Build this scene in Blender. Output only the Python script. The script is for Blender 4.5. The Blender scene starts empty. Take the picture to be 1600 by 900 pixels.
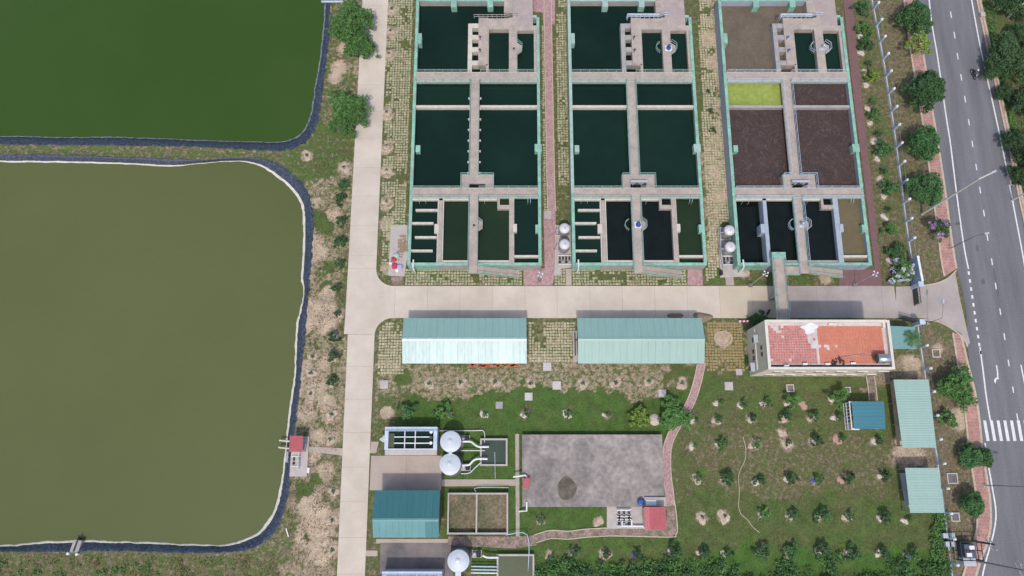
import bpy, math, random
from mathutils import Vector, noise, Matrix
random.seed(7)
R = math.radians
S = bpy.context.scene
COL = S.collection
# ------------------------------------------------------------------ camera, sky, sun
CF, CT, CH = 1160.0, R(13.6), 116.0          # focal length in photo pixels, forward tilt, flying height
cd = bpy.data.cameras.new('camera'); cam = bpy.data.objects.new('camera', cd); COL.objects.link(cam)
cam.location = (0, 0, CH); cam.rotation_euler = (CT, 0, 0)
cd.sensor_fit = 'HORIZONTAL'; cd.sensor_width = 36.0; cd.lens = 36.0 * CF / 1600.0
cd.clip_start = 0.5; cd.clip_end = 6000
S.camera = cam
SUN_EL, SUN_AZ = R(61), R(186)                # azimuth clockwise from north (+Y)
W = bpy.data.worlds.new('World'); S.world = W; W.use_nodes = True
nt = W.node_tree; nt.nodes.clear()
sky = nt.nodes.new('ShaderNodeTexSky'); sky.sky_type = 'NISHITA'; sky.sun_disc = False
sky.sun_elevation = SUN_EL; sky.sun_rotation = SUN_AZ; sky.air_density = 1.3; sky.dust_density = 3.0; sky.ozone_density = 1.0
bg = nt.nodes.new('ShaderNodeBackground'); bg.inputs[1].default_value = 0.15
wo = nt.nodes.new('ShaderNodeOutputWorld')
nt.links.new(sky.outputs[0], bg.inputs[0]); nt.links.new(bg.outputs[0], wo.inputs[0])
sl = bpy.data.lights.new('sun', 'SUN'); sl.energy = 2.05; sl.angle = R(1.8); sl.color = (1.0, 0.95, 0.88)
sun = bpy.data.objects.new('sun', sl); COL.objects.link(sun)
sd = Vector((math.sin(SUN_AZ) * math.cos(SUN_EL), math.cos(SUN_AZ) * math.cos(SUN_EL), math.sin(SUN_EL)))
sun.rotation_euler = sd.to_track_quat('Z', 'Y').to_euler(); sun.location = (0, -60, 90)
S.view_settings.view_transform = 'Standard'; S.view_settings.look = 'None'
S.view_settings.exposure = 0.11; S.view_settings.gamma = 1.0

def P(px, py, z=0.0):                          # point at height z seen at photo pixel px,py
    x = (px - 800) / CF; y = -(py - 450) / CF
    d = (x, y * math.cos(CT) + math.sin(CT), y * math.sin(CT) - math.cos(CT))
    k = (z - CH) / d[2]
    return (d[0] * k, d[1] * k)
def PP(pts, z=0.0): return [P(a, b, z) for a, b in pts]
def RC(a, b, c, d, z=0.0):                     # rectangle x0,y0,x1,y1 in metres
    ym, xm = (b + d) / 2, (a + c) / 2
    return (P(a, ym, z)[0], P(xm, d, z)[1], P(c, ym, z)[0], P(xm, b, z)[1])

# ------------------------------------------------------------------ materials
MATS = {}
def nn(t, k, **kw):
    n = t.nodes.new(k)
    for a, b in kw.items(): setattr(n, a, b)
    return n
def mat(name, c1, c2=None, scale=1.0, rough=0.8, bump=0.0, metal=0.0, detail=6.0, fine=0.12, fscale=9.0,
        spec=0.5, contrast=2.2, rnd=0.0, emis=None, stretch=None):
    if name in MATS: return MATS[name]
    m = bpy.data.materials.new(name); MATS[name] = m; m.use_nodes = True
    t = m.node_tree; b = t.nodes['Principled BSDF']; L = t.links.new
    c2 = c2 or tuple(v * 0.8 for v in c1)
    geo = nn(t, 'ShaderNodeNewGeometry'); pos = geo.outputs['Position']
    if stretch:
        mp = nn(t, 'ShaderNodeMapping'); mp.inputs['Scale'].default_value = stretch; L(pos, mp.inputs[0]); pos = mp.outputs[0]
    n1 = nn(t, 'ShaderNodeTexNoise'); n1.inputs['Scale'].default_value = scale; n1.inputs['Detail'].default_value = detail
    n1.inputs['Roughness'].default_value = 0.6
    L(pos, n1.inputs['Vector'])
    mr = nn(t, 'ShaderNodeMapRange'); mr.inputs[1].default_value = 0.5 - 0.5 / contrast; mr.inputs[2].default_value = 0.5 + 0.5 / contrast
    L(n1.outputs[0], mr.inputs[0])
    mx = nn(t, 'ShaderNodeMix', data_type='RGBA'); mx.inputs[6].default_value = (*c1, 1); mx.inputs[7].default_value = (*c2, 1)
    L(mr.outputs[0], mx.inputs[0]); out = mx.outputs[2]
    n2 = nn(t, 'ShaderNodeTexNoise'); n2.inputs['Scale'].default_value = fscale; n2.inputs['Detail'].default_value = 3
    L(geo.outputs['Position'], n2.inputs['Vector'])
    m2 = nn(t, 'ShaderNodeMapRange'); m2.inputs[1].default_value = .3; m2.inputs[2].default_value = .7
    m2.inputs[3].default_value = 1 - fine; m2.inputs[4].default_value = 1 + fine
    L(n2.outputs[0], m2.inputs[0]); fac = m2.outputs[0]
    if rnd:
        oi = nn(t, 'ShaderNodeObjectInfo'); m3 = nn(t, 'ShaderNodeMapRange'); m3.inputs[3].default_value = 1 - rnd; m3.inputs[4].default_value = 1 + rnd
        L(oi.outputs['Random'], m3.inputs[0]); mm = nn(t, 'ShaderNodeMath', operation='MULTIPLY')
        L(fac, mm.inputs[0]); L(m3.outputs[0], mm.inputs[1]); fac = mm.outputs[0]
    vm = nn(t, 'ShaderNodeVectorMath', operation='SCALE'); L(out, vm.inputs[0]); L(fac, vm.inputs['Scale'])
    L(vm.outputs[0], b.inputs['Base Color'])
    b.inputs['Roughness'].default_value = rough; b.inputs['Metallic'].default_value = metal
    b.inputs['Specular IOR Level'].default_value = spec
    if bump:
        bp = nn(t, 'ShaderNodeBump'); bp.inputs['Strength'].default_value = bump; bp.inputs['Distance'].default_value = 0.05
        L(n2.outputs[0], bp.inputs['Height']); L(bp.outputs[0], b.inputs['Normal'])
    return m
concrete = mat('pale_concrete', (.56, .49, .425), (.46, .40, .335), .30, .9, .2, fine=.08, detail=10, contrast=2.6, rnd=.03)
deck = mat('walkway_concrete', (.44, .37, .325), (.29, .25, .23), .8, .9, .2, fine=.18)
wallc = mat('grey_concrete', (.38, .36, .35), (.25, .24, .24), .9, .9, .2, fine=.15)
bluewall = mat('painted_blue_grey_wall', (.36, .41, .47), (.27, .31, .38), 1.2, .8, fine=.12)
mint = mat('mint_paint', (.23, .49, .375), (.20, .30, .26), .9, .7, fine=.18, fscale=4, contrast=3)
mintpale = mat('pale_mint_paint', (.33, .50, .43), (.27, .34, .32), 1.2, .6, fine=.14)
beam = mat('bright_concrete', (.58, .54, .48), (.44, .40, .35), 1.5, .85, fine=.1)
stained = mat('stained_concrete', (.315, .275, .26), (.18, .158, .15), .30, .92, .2, fine=.20, fscale=1.6, contrast=3.4, detail=9)
darkpad = mat('dirty_concrete', (.22, .19, .185), (.11, .10, .105), .3, .92, fine=.2, contrast=3)
pink = mat('pink_paving', (.43, .265, .27), (.30, .20, .20), 1.6, .9, .3, fine=.3, fscale=5)
pinkold = mat('mossy_pink_paving', (.30, .20, .19), (.14, .13, .08), 1.1, .9, .3, fine=.35, fscale=4, contrast=4)
kerb = mat('cream_kerb', (.50, .42, .33), (.40, .33, .26), 1.5, .85)
brick = mat('red_brick', (.36, .16, .12), (.26, .12, .09), 2)
asphalt = mat('asphalt', (.175, .172, .19), (.115, .115, .13), .35, .9, .3, fine=.12, fscale=5, stretch=(1.6, .14, 1), contrast=2.6)
paint = mat('road_paint', (.74, .74, .74), (.52, .52, .53), 2.5, .7, fine=.12)
white = mat('white_paint', (.74, .74, .76), (.60, .60, .63), 1.5, .5, fine=.08)
steelw = mat('pale_steel', (.50, .53, .57), (.40, .43, .48), .8, .4, metal=.25, fine=.08)
bluew = mat('pale_blue_paint', (.52, .60, .72), (.38, .45, .56), 1.2, .55)
steel = mat('galvanised_steel', (.45, .46, .48), (.32, .33, .35), 2, .35, metal=.7)
dark = mat('dark_metal', (.03, .032, .036), (.05, .05, .055), 2, .5)
black = mat('black_rubber', (.015, .015, .017), (.03, .03, .03), 3, .7)
cream = mat('cream_render', (.62, .56, .47), (.50, .45, .38), .9, .85, fine=.07)
whitepar = mat('pale_render', (.66, .62, .55), (.54, .50, .44), .9, .85, fine=.07)
glass = mat('dark_glass', (.02, .03, .035), (.04, .05, .055), 1, .1)
tileA = mat('orange_roof_tiles', (.56, .20, .125), (.50, .165, .105), .9, .85, fine=.10, fscale=3)
tileB = mat('faded_roof_tiles', (.50, .19, .17), (.42, .15, .13), 1.3, .85, fine=.25, fscale=3)
mortar = mat('white_mortar', (.60, .55, .54), (.44, .36, .35), .8, .9, fine=.2)
redroof = mat('red_sheet_roof', (.40, .085, .105), (.33, .07, .085), .5, .55, fine=.05)
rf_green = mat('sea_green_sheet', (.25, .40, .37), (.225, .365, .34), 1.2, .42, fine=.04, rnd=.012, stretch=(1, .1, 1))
rf_greens = mat('painted_glare_sheet', (.45, .56, .55), (.33, .47, .46), 2.2, .33, fine=.05, rnd=.10, stretch=(1, .05, 1), detail=2)  # sea green with the south slope's sun glare mixed into the colour
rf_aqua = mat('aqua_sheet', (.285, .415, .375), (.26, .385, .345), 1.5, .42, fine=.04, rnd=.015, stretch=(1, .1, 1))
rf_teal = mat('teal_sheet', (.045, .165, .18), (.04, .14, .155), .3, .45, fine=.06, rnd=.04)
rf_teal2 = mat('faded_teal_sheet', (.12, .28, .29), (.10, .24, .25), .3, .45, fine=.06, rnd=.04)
rf_blue = mat('blue_sheet', (.035, .17, .225), (.03, .145, .195), .3, .45, fine=.06, rnd=.04)
rf_annex = mat('dull_green_sheet', (.17, .32, .31), (.14, .27, .27), .3, .5, fine=.06, rnd=.03)
bluep = mat('blue_plastic', (.02, .08, .36), (.02, .06, .25), 2, .4)
redp = mat('red_cloth', (.55, .05, .09), (.40, .03, .08), 2, .8)
violet = mat('lilac_cloth', (.45, .40, .62), (.32, .28, .48), 2, .8)
paverm = mat('turf_paver_concrete', (.44, .395, .275), (.21, .22, .12), 1.3, .9, fine=.35, fscale=2.2, contrast=3.2)
paverp = mat('pale_turf_paver', (.50, .43, .31), (.30, .29, .17), 1.2, .9, fine=.25, fscale=2.2, contrast=3)
liner = mat('pond_liner_plastic', (.016, .023, .045), (.055, .070, .105), 2.6, .40, .6, fine=.6, fscale=4.5, contrast=3.5)  # paler flecks in the colour stand in for glints on the wrinkles
foam = mat('pale_scum', (.60, .57, .50), (.45, .43, .38), 1.1, .9, .3, fine=.2)
foamdim = mat('grey_liner_hem', (.20, .24, .27), (.08, .10, .12), 1.6, .7, .3, fine=.4, contrast=4)
soilm = mat('pale_soil', (.47, .375, .30), (.35, .27, .215), 1.5, .95, .5, fine=.25, fscale=4)
limem = mat('white_soil', (.60, .54, .50), (.40, .33, .28), 2.5, .95, .5, fine=.3, fscale=5)
bluesheet = mat('blue_sheeting', (.03, .06, .26), (.10, .11, .22), 2.5, .6, fine=.3)
pinksoil = mat('reddish_soil', (.42, .20, .16), (.38, .26, .22), 2, .95, .4, fine=.25)
bark = mat('bark', (.16, .12, .08), (.09, .07, .05), 4, .9)
def leafmat(n, a, b, c=None):
    m = mat(n, a, b, .9, .6, fine=.5, fscale=2.2, rnd=.22, spec=.3, contrast=3)
    return m
leaf_dark = leafmat('dark_leaves', (.028, .075, .026), (.048, .105, .032))
leaf_mid = leafmat('green_leaves', (.048, .125, .028), (.075, .155, .040))
leaf_lime = leafmat('lime_leaves', (.12, .20, .03), (.17, .24, .045))
leaf_blue = leafmat('fresh_green_leaves', (.035, .105, .034), (.06, .14, .042))
leaf_deep = leafmat('deep_leaves', (.030, .070, .025), (.052, .10, .036))
petal = mat('lilac_petals', (.24, .14, .30), (.32, .2, .36), 3, .7)
drygrass = mat('dry_grass', (.20, .17, .07), (.10, .12, .045), .7, .9, fine=.3)
greengrass = mat('green_grass', (.07, .13, .03), (.11, .15, .045), .5, .9, fine=.3)
def water(name, a, b, scale=.15, rough=.12, fine=.06, contrast=2.0, detail=4, bump=.02, spec=.5):
    m = mat(name, a, b, scale, rough, bump, detail=detail, fine=fine, fscale=1.8, spec=spec, contrast=contrast); return m
w_up = water('deep_green_water', (.030, .066, .011), (.043, .080, .017), .02, .4, fine=.02, spec=.15)
w_low = water('olive_pond_water', (.075, .093, .028), (.099, .112, .038), .013, .35, fine=.02, bump=0, spec=.35)
w_teal = water('dark_teal_water', (.0035, .014, .010), (.007, .024, .015), .10, spec=.22, fine=.03)
w_teal2 = water('bottle_green_water', (.004, .016, .011), (.008, .026, .016), .10, spec=.22, fine=.03)
w_green = water('dark_green_water', (.010, .023, .012), (.019, .035, .014), .12, spec=.22, fine=.03)
w_black = water('black_water', (.005, .008, .0075), (.008, .012, .011), .6, spec=.2)
w_brown = water('tan_water', (.15, .12, .062), (.125, .10, .05), .3, .3)
w_lime = water('lime_scum', (.27, .32, .065), (.205, .265, .05), .8, .7, .15)
w_pool = water('murky_pool_water', (.025, .05, .04), (.05, .075, .045), .3, .15)
w_pool2 = water('green_pool_water', (.06, .075, .035), (.08, .095, .045), .4, .25)
def scum(name, a, b, c):                                              # floating sludge with pale swirls
    m = mat(name, a, b, .5, .75, .2, fine=.2, contrast=3); t = m.node_tree; L = t.links.new; bs = t.nodes['Principled BSDF']
    src = bs.inputs['Base Color'].links[0].from_socket
    n = nn(t, 'ShaderNodeTexNoise'); n.inputs['Scale'].default_value = .30; n.inputs['Detail'].default_value = 4; n.inputs['Distortion'].default_value = 3.0
    g = nn(t, 'ShaderNodeNewGeometry'); L(g.outputs['Position'], n.inputs['Vector'])
    a1 = nn(t, 'ShaderNodeMath', operation='SUBTRACT'); a1.inputs[1].default_value = .5; L(n.outputs[0], a1.inputs[0])
    a2 = nn(t, 'ShaderNodeMath', operation='ABSOLUTE'); L(a1.outputs[0], a2.inputs[0])
    mr = nn(t, 'ShaderNodeMapRange'); mr.inputs[1].default_value = 0; mr.inputs[2].default_value = .014; mr.inputs[3].default_value = .5; mr.inputs[4].default_value = 0
    L(a2.outputs[0], mr.inputs[0]); mx = nn(t, 'ShaderNodeMix', data_type='RGBA'); mx.inputs[7].default_value = (*c, 1)
    L(mr.outputs[0], mx.inputs[0]); L(src, mx.inputs[6]); L(mx.outputs[2], bs.inputs['Base Color']); return m
w_maroon = scum('maroon_sludge', (.036, .020, .018), (.056, .032, .028), (.17, .13, .12))
w_sludge = scum('brown_sludge', (.135, .105, .074), (.100, .075, .052), (.19, .16, .14))

# ------------------------------------------------------------------ mesh helpers
class MB:
    def __init__(s): s.v = []; s.f = []; s.mi = []
    def add(s, v, f, mi=0):
        o = len(s.v); s.v += [tuple(p) for p in v]; s.f += [tuple(i + o for i in q) for q in f]; s.mi += [mi] * len(f); return s
    def box(s, x0, y0, x1, y1, z0, z1, mi=0):
        if x1 < x0: x0, x1 = x1, x0
        if y1 < y0: y0, y1 = y1, y0
        return s.add([(x0, y0, z0), (x1, y0, z0), (x1, y1, z0), (x0, y1, z0), (x0, y0, z1), (x1, y0, z1), (x1, y1, z1), (x0, y1, z1)],
                     [(0, 3, 2, 1), (4, 5, 6, 7), (0, 1, 5, 4), (1, 2, 6, 5), (2, 3, 7, 6), (3, 0, 4, 7)], mi)
    def obox(s, cx, cy, w, d, z0, z1, a=0, mi=0):
        c, q = math.cos(a), math.sin(a); v = []
        for z in (z0, z1):
            for x, y in ((-w / 2, -d / 2), (w / 2, -d / 2), (w / 2, d / 2), (-w / 2, d / 2)):
                v.append((cx + x * c - y * q, cy + x * q + y * c, z))
        return s.add(v, [(0, 3, 2, 1), (4, 5, 6, 7), (0, 1, 5, 4), (1, 2, 6, 5), (2, 3, 7, 6), (3, 0, 4, 7)], mi)
    def prism(s, pts, z0, z1, mi=0, z0b=None):
        a = sum(pts[i][0] * pts[(i + 1) % len(pts)][1] - pts[(i + 1) % len(pts)][0] * pts[i][1] for i in range(len(pts)))
        if a < 0: pts = pts[::-1]
        n = len(pts)
        v = [(x, y, z0) for x, y in pts] + [(x, y, z1) for x, y in pts]
        return s.add(v, [tuple(range(n))[::-1], tuple(range(n, 2 * n))] + [(i, (i + 1) % n, n + (i + 1) % n, n + i) for i in range(n)], mi)
    def strip(s, pts, w, z0, z1, mi=0):                               # ribbon of width w along a path
        L_ = offs(pts, w / 2); R_ = offs(pts, -w / 2)
        n = len(pts); v = []
        for i in range(n): v += [(*L_[i], z0), (*R_[i], z0), (*L_[i], z1), (*R_[i], z1)]
        f = []
        for i in range(n - 1):
            a, b = 4 * i, 4 * i + 4
            f += [(a + 2, a + 3, b + 3, b + 2), (a, a + 2, b + 2, b), (a + 3, a + 1, b + 1, b + 3)]
        f += [(0, 1, 3, 2), (4 * n - 3, 4 * n - 4, 4 * n - 2, 4 * n - 1)]
        return s.add(v, f, mi)
    def tube(s, pts, r, n=6, mi=0, r2=None):
        pts = [Vector(p) for p in pts]; m = len(pts); v = []; f = []
        for i, p in enumerate(pts):
            d = (pts[min(i + 1, m - 1)] - pts[max(i - 1, 0)]).normalized()
            u = d.cross(Vector((0, 0, 1)) if abs(d.z) < .95 else Vector((1, 0, 0))).normalized(); w = d.cross(u)
            rr = r if r2 is None else r + (r2 - r) * i / (m - 1)
            for k in range(n):
                t = 2 * math.pi * k / n; v.append(p + (u * math.cos(t) + w * math.sin(t)) * rr)
        for i in range(m - 1):
            for k in range(n):
                a = i * n + k; b = i * n + (k + 1) % n; f.append((a, b, b + n, a + n))
        f += [tuple(range(n)), tuple(range((m - 1) * n, m * n))[::-1]]
        return s.add(v, f, mi)
    def lathe(s, cx, cy, prof, n=20, mi=0):                           # prof: list of (r,z) going up
        v = []; f = []
        for r, z in prof:
            for k in range(n):
                t = 2 * math.pi * k / n; v.append((cx + r * math.cos(t), cy + r * math.sin(t), z))
        for i in range(len(prof) - 1):
            for k in range(n):
                a = i * n + k; b = i * n + (k + 1) % n; f.append((a, b, b + n, a + n))
        f += [tuple(range(n))[::-1], tuple(range((len(prof) - 1) * n, len(prof) * n))]
        return s.add(v, f, mi)
    def mesh(s, name, mats, smooth=False):
        me = bpy.data.meshes.new(name); me.from_pydata(s.v, [], s.f)
        for m in (mats if isinstance(mats, (list, tuple)) else [mats]): me.materials.append(m)
        if any(s.mi): me.polygons.foreach_set('material_index', s.mi)
        if smooth: me.polygons.foreach_set('use_smooth', [True] * len(s.f))
        me.update(); return me
def offs(pts, d):
    o = []; n = len(pts)
    for i in range(n):
        a = Vector(pts[max(i - 1, 0)][:2]); b = Vector(pts[min(i + 1, n - 1)][:2]); t = (b - a).normalized()
        o.append((pts[i][0] - t.y * d, pts[i][1] + t.x * d))
    return o
def smooth_path(pts, k=6):
    out = []; n = len(pts)
    for i in range(n - 1):
        p0, p1, p2, p3 = [Vector(pts[j]) for j in (max(i - 1, 0), i, i + 1, min(i + 2, n - 1))]
        for q in range(k):
            t = q / k
            out.append(tuple(.5 * ((2 * p1) + (p2 - p0) * t + (2 * p0 - 5 * p1 + 4 * p2 - p3) * t * t + (3 * p1 - p0 - 3 * p2 + p3) * t ** 3)))
    out.append(tuple(pts[-1])); return out
def link(o, parent=None):
    COL.objects.link(o)
    if parent:
        o.parent = parent
    return o
def wloc(o):
    v = o.location.copy()
    while o.parent: o = o.parent; v += o.location
    return v
def part(name, mb, m, parent, smooth=False, stuff=False, label=None):  # mesh given in world coordinates
    me = mb if isinstance(mb, bpy.types.Mesh) else mb.mesh(name, m, smooth)
    o = bpy.data.objects.new(name, me); link(o, parent)
    if parent: o.location = -wloc(parent)
    if stuff: o['kind'] = 'stuff'
    if label: o['label'] = label
    return o
def thing(name, label, cat, loc, group=None, rz=0.0):
    o = bpy.data.objects.new(name, None); o.empty_display_size = .5; o.location = (loc[0], loc[1], loc[2] if len(loc) > 2 else 0)
    o.rotation_euler = (0, 0, rz); COL.objects.link(o); o['label'] = label; o['category'] = cat
    if group: o['group'] = group
    return o
def single(name, mb, m, label, cat, group=None, smooth=False):
    o = part(name, mb, m, None, smooth); o['label'] = label; o['category'] = cat
    if group: o['group'] = group
    return o
def struct(name, mb, m, smooth=False, parent=None):
    o = part(name, mb, m, parent, smooth); o['kind'] = 'structure'; return o
def copy_tree(o, parent=None):
    c = o.copy(); COL.objects.link(c); c.parent = parent
    for ch in o.children: copy_tree(ch, c)
    return c
def railing(path, z, h=1.0, step=1.5, r=.035, mb=None):
    mb = mb or MB()
    for i in range(len(path) - 1):
        a, b = Vector(path[i]), Vector(path[i + 1]); L = (b - a).length; n = max(1, round(L / step))
        for zz in (z + h, z + h * .5): mb.tube([(a.x, a.y, zz), (b.x, b.y, zz)], r, 4)
        for k in range(n + 1):
            p = a.lerp(b, k / n); mb.tube([(p.x, p.y, z), (p.x, p.y, z + h)], r, 4)
    return mb

# ------------------------------------------------------------------ ponds (outlines first: the ground is cut round them)
lowO = [(-420, 236), (-200, 240), (0, 242), (100, 243), (200, 247), (300, 250), (350, 247), (395, 247), (425, 254), (450, 270), (472, 290), (484, 315), (487, 350), (484, 400),
        (480, 450), (478, 480), (474, 520), (470, 560), (467, 600), (462, 645), (457, 680), (452, 720), (449, 765), (441, 803), (426, 832), (405, 850),
        (370, 861), (300, 863), (200, 860), (120, 860), (60, 861), (0, 861), (-200, 862), (-420, 864)]
lowI = [(-420, 248), (-200, 250), (0, 252), (100, 253), (200, 256), (270, 259), (330, 254), (375, 252), (408, 259), (438, 278), (460, 299), (473, 321), (476, 360), (475, 400),
        (473, 432), (476, 455), (472, 482), (466, 502), (463, 545), (462, 590), (455, 634), (450, 680), (446, 722), (439, 768), (429, 800), (409, 829),
        (384, 843), (348, 852), (270, 850), (200, 847), (120, 846), (60, 848), (0, 853), (-200, 853), (-420, 853)]
upO = [(-420, 222), (-200, 223), (0, 224), (100, 225), (200, 226), (300, 228), (400, 233), (440, 234), (468, 225), (486, 209), (496, 184), (501, 150), (506, 110), (512, 60), (515, 0), (517, -60)]
upI = [(-420, 212), (-200, 213), (0, 213), (100, 215), (200, 215), (300, 219), (400, 222), (436, 222), (466, 213), (482, 192), (490, 160), (494, 130), (500, 98), (504, 60), (508, 20), (510, -60)]
def sm(pts, z): return smooth_path(PP(pts, z), 7)
WZ = -0.75
LO, UO = sm(lowO, .12), sm(upO, .12)
LI, UI = sm(lowI, WZ), sm(upI, WZ)
for A in (LI, UI):                                                    # uneven waterline
    for i, (x, y) in enumerate(A):
        A[i] = (x + .09 * noise.noise((x * .9, y * .9, 0)), y + .13 * noise.noise((x * .9, y * .9, 5)))
LOf = LO + [(-200, LO[-1][1]), (-200, LO[0][1])]
UOf = UO + [(UO[-1][0], 150), (-200, 150), (-200, UO[0][1])]
def inside(x, y, poly):
    c = False; n = len(poly); j = n - 1
    for i in range(n):
        xi, yi = poly[i]; xj, yj = poly[j]
        if (yi > y) != (yj > y) and x < (xj - xi) * (y - yi) / (yj - yi) + xi: c = not c
        j = i
    return c
# ------------------------------------------------------------------ ground: what grows or lies bare where
ZONES = []                                                            # (test, (grass, sand, lush)), soft edge handled by noise
def zpoly(pts, val, s=1.5): ZONES.append(('p', PP(pts), val, s))
def zdisc(px, py, r, val): c = P(px, py); ZONES.append(('d', c, r, val))
zpoly([(430, -60), (600, -60), (560, 230), (545, 460), (530, 900), (530, 1000), (400, 1000), (455, 700), (484, 400), (470, 240)], (.51, .72, .30))
zpoly([(505, -60), (556, -60), (556, 200), (510, 240), (430, 250), (498, 190)], (.60, .55, .35))
zpoly([(-500, 222), (470, 230), (440, 258), (-500, 246)], (.62, .45, .35))
zpoly([(495, 200), (556, 200), (552, 270), (480, 290), (440, 240)], (.72, .5, .5))
zpoly([(400, 690), (530, 690), (525, 1000), (-500, 1000), (-500, 862), (300, 864), (420, 845)], (.56, .42, .3))
zpoly([(470, 700), (510, 740), (510, 900), (450, 900), (460, 780)], (.40, .60, .25))
zpoly([(-500, 862), (300, 864), (440, 870), (440, 1000), (-500, 1000)], (.62, .35, .25))
zpoly([(596, -60), (655, -60), (640, 440), (590, 440)], (.70, .7, .3))
zpoly([(840, -60), (890, -60), (895, 440), (845, 440)], (.70, .7, .3))
zpoly([(1100, -60), (1125, -60), (1150, 440), (1107, 440)], (.45, .8, .2))
zpoly([(600, 418), (1400, 418), (1420, 447), (600, 447)], (.75, .6, .45))
zpoly([(1310, -60), (1350, -60), (1432, 447), (1365, 447)], (.60, .30, .18))
zpoly([(1355, -60), (1420, -60), (1500, 400), (1510, 440), (1440, 447), (1432, 400)], (.50, .25, .10))
zpoly([(590, 497), (1170, 497), (1170, 590), (590, 590)], (.62, .6, .35))
zpoly([(585, 565), (1100, 565), (1080, 608), (950, 628), (800, 625), (585, 640)], (.50, .72, .35))
zpoly([(1050, 575), (1400, 575), (1400, 640), (1070, 640)], (.80, .35, .45))
zpoly([(600, 625), (700, 615), (1080, 610), (1050, 690), (1045, 900), (690, 900), (690, 700), (600, 690)], (1.05, .4, .80))
zpoly([(590, 610), (650, 600), (640, 668), (590, 680)], (.66, .55, .4))
zpoly([(1060, 640), (1400, 630), (1410, 740), (1470, 820), (1450, 850), (1060, 850)], (.72, .30, .22))
zpoly([(1080, 680), (1420, 680), (1400, 770), (1130, 790)], (.60, .30, .15))
zpoly([(1060, 780), (1480, 790), (1480, 1000), (840, 1000), (840, 845), (1060, 845)], (.86, .28, .42))
zpoly([(838, 868), (1480, 866), (1480, 1000), (838, 1000)], (1.1, .05, .9))
zpoly([(1436, 505), (1510, 520), (1530, 700), (1530, 830), (1510, 930), (1490, 930), (1465, 700)], (.44, .22, .12))
zpoly([(1395, 690), (1470, 690), (1470, 735), (1400, 735)], (.35, .35, .1))
zpoly([(1530, -60), (1700, -60), (1700, 330), (1600, 330)], (.66, .25, .35))
zpoly([(1390, 545), (1440, 545), (1440, 600), (1350, 600)], (.42, .5, .2))
def gval(x, y):
    w = [.62, .35, .3]
    jx = x + 2.6 * noise.noise((x * .13, y * .13, 1.3)) + 1.5 * noise.noise((x * .6, y * .6, 2.3)); jy = y + 2.6 * noise.noise((x * .13, y * .13, 7.7)) + 1.5 * noise.noise((x * .6, y * .6, 8.3))
    for z in ZONES:
        if z[0] == 'p':
            if inside(jx, jy, z[1]): w = list(z[2])
        else:
            d = math.hypot(x - z[1][0], y - z[1][1]) / z[2]
            d += .35 * noise.noise((x * 1.1, y * 1.1, 44)) + .18 * noise.noise((x * 3, y * 3, 4))
            if d < 1.25:
                k = max(0, min(1, (1.25 - d) / .4)); w = [w[i] * (1 - k) + z[3][i] * k for i in range(3)]
    return w
random.seed(11)
for _ in range(46):                                                   # bare and grassy patches of the verge by the pond
    px = random.uniform(488, 532); py = random.uniform(250, 880)
    px -= (py - 250) * .045
    zdisc(px, py, random.uniform(.7, 1.9), random.choice([(.05, .95, .2), (.1, .85, .2), (.9, .4, .45), (.2, .8, .2)]))
for px, py, r in ((538, 262, 1.1), (480, 243, .9), (518, 648, 1.1), (516, 686, 1.1), (519, 860, 1.1), (522, 810, 1), (530, 105, 1.3), (537, 75, 1.0), (523, 122, 1.0), (500, 820, 2.2), (505, 860, 1.8), (485, 790, 1.6),
                  (605, 180, 1), (612, 50, 1.1), (610, 85, 1.0), (612, 15, 1.2), (604, 232, 1), (604, 270, 1), (604, 318, 1.), (603, 350, 1.), (612, 370, .8), (604, 420, .8),
                  (604, 645, .9), (1130, 530, 1.3), (1128, 310, 1.2), (1118, 270, 1.0), (1113, 100, 1.2), (1108, 60, 1.2), (1163, 425, .9), (1290, 435, .9),
                  (886, 763, .1), (1425, 570, 1.4), (1420, 705, 2.2), (1500, 655, 1.6), (1465, 545, .8), (1222, 680, .5)):
    zdisc(px, py, r, (.02, .95, .2))
for px, py, r in ((512, 355, 1), (500, 345, 1.3), (630, 590, 1.2), (1350, 640, 1)): zdisc(px, py, r, (1., .4, .6))

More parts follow.
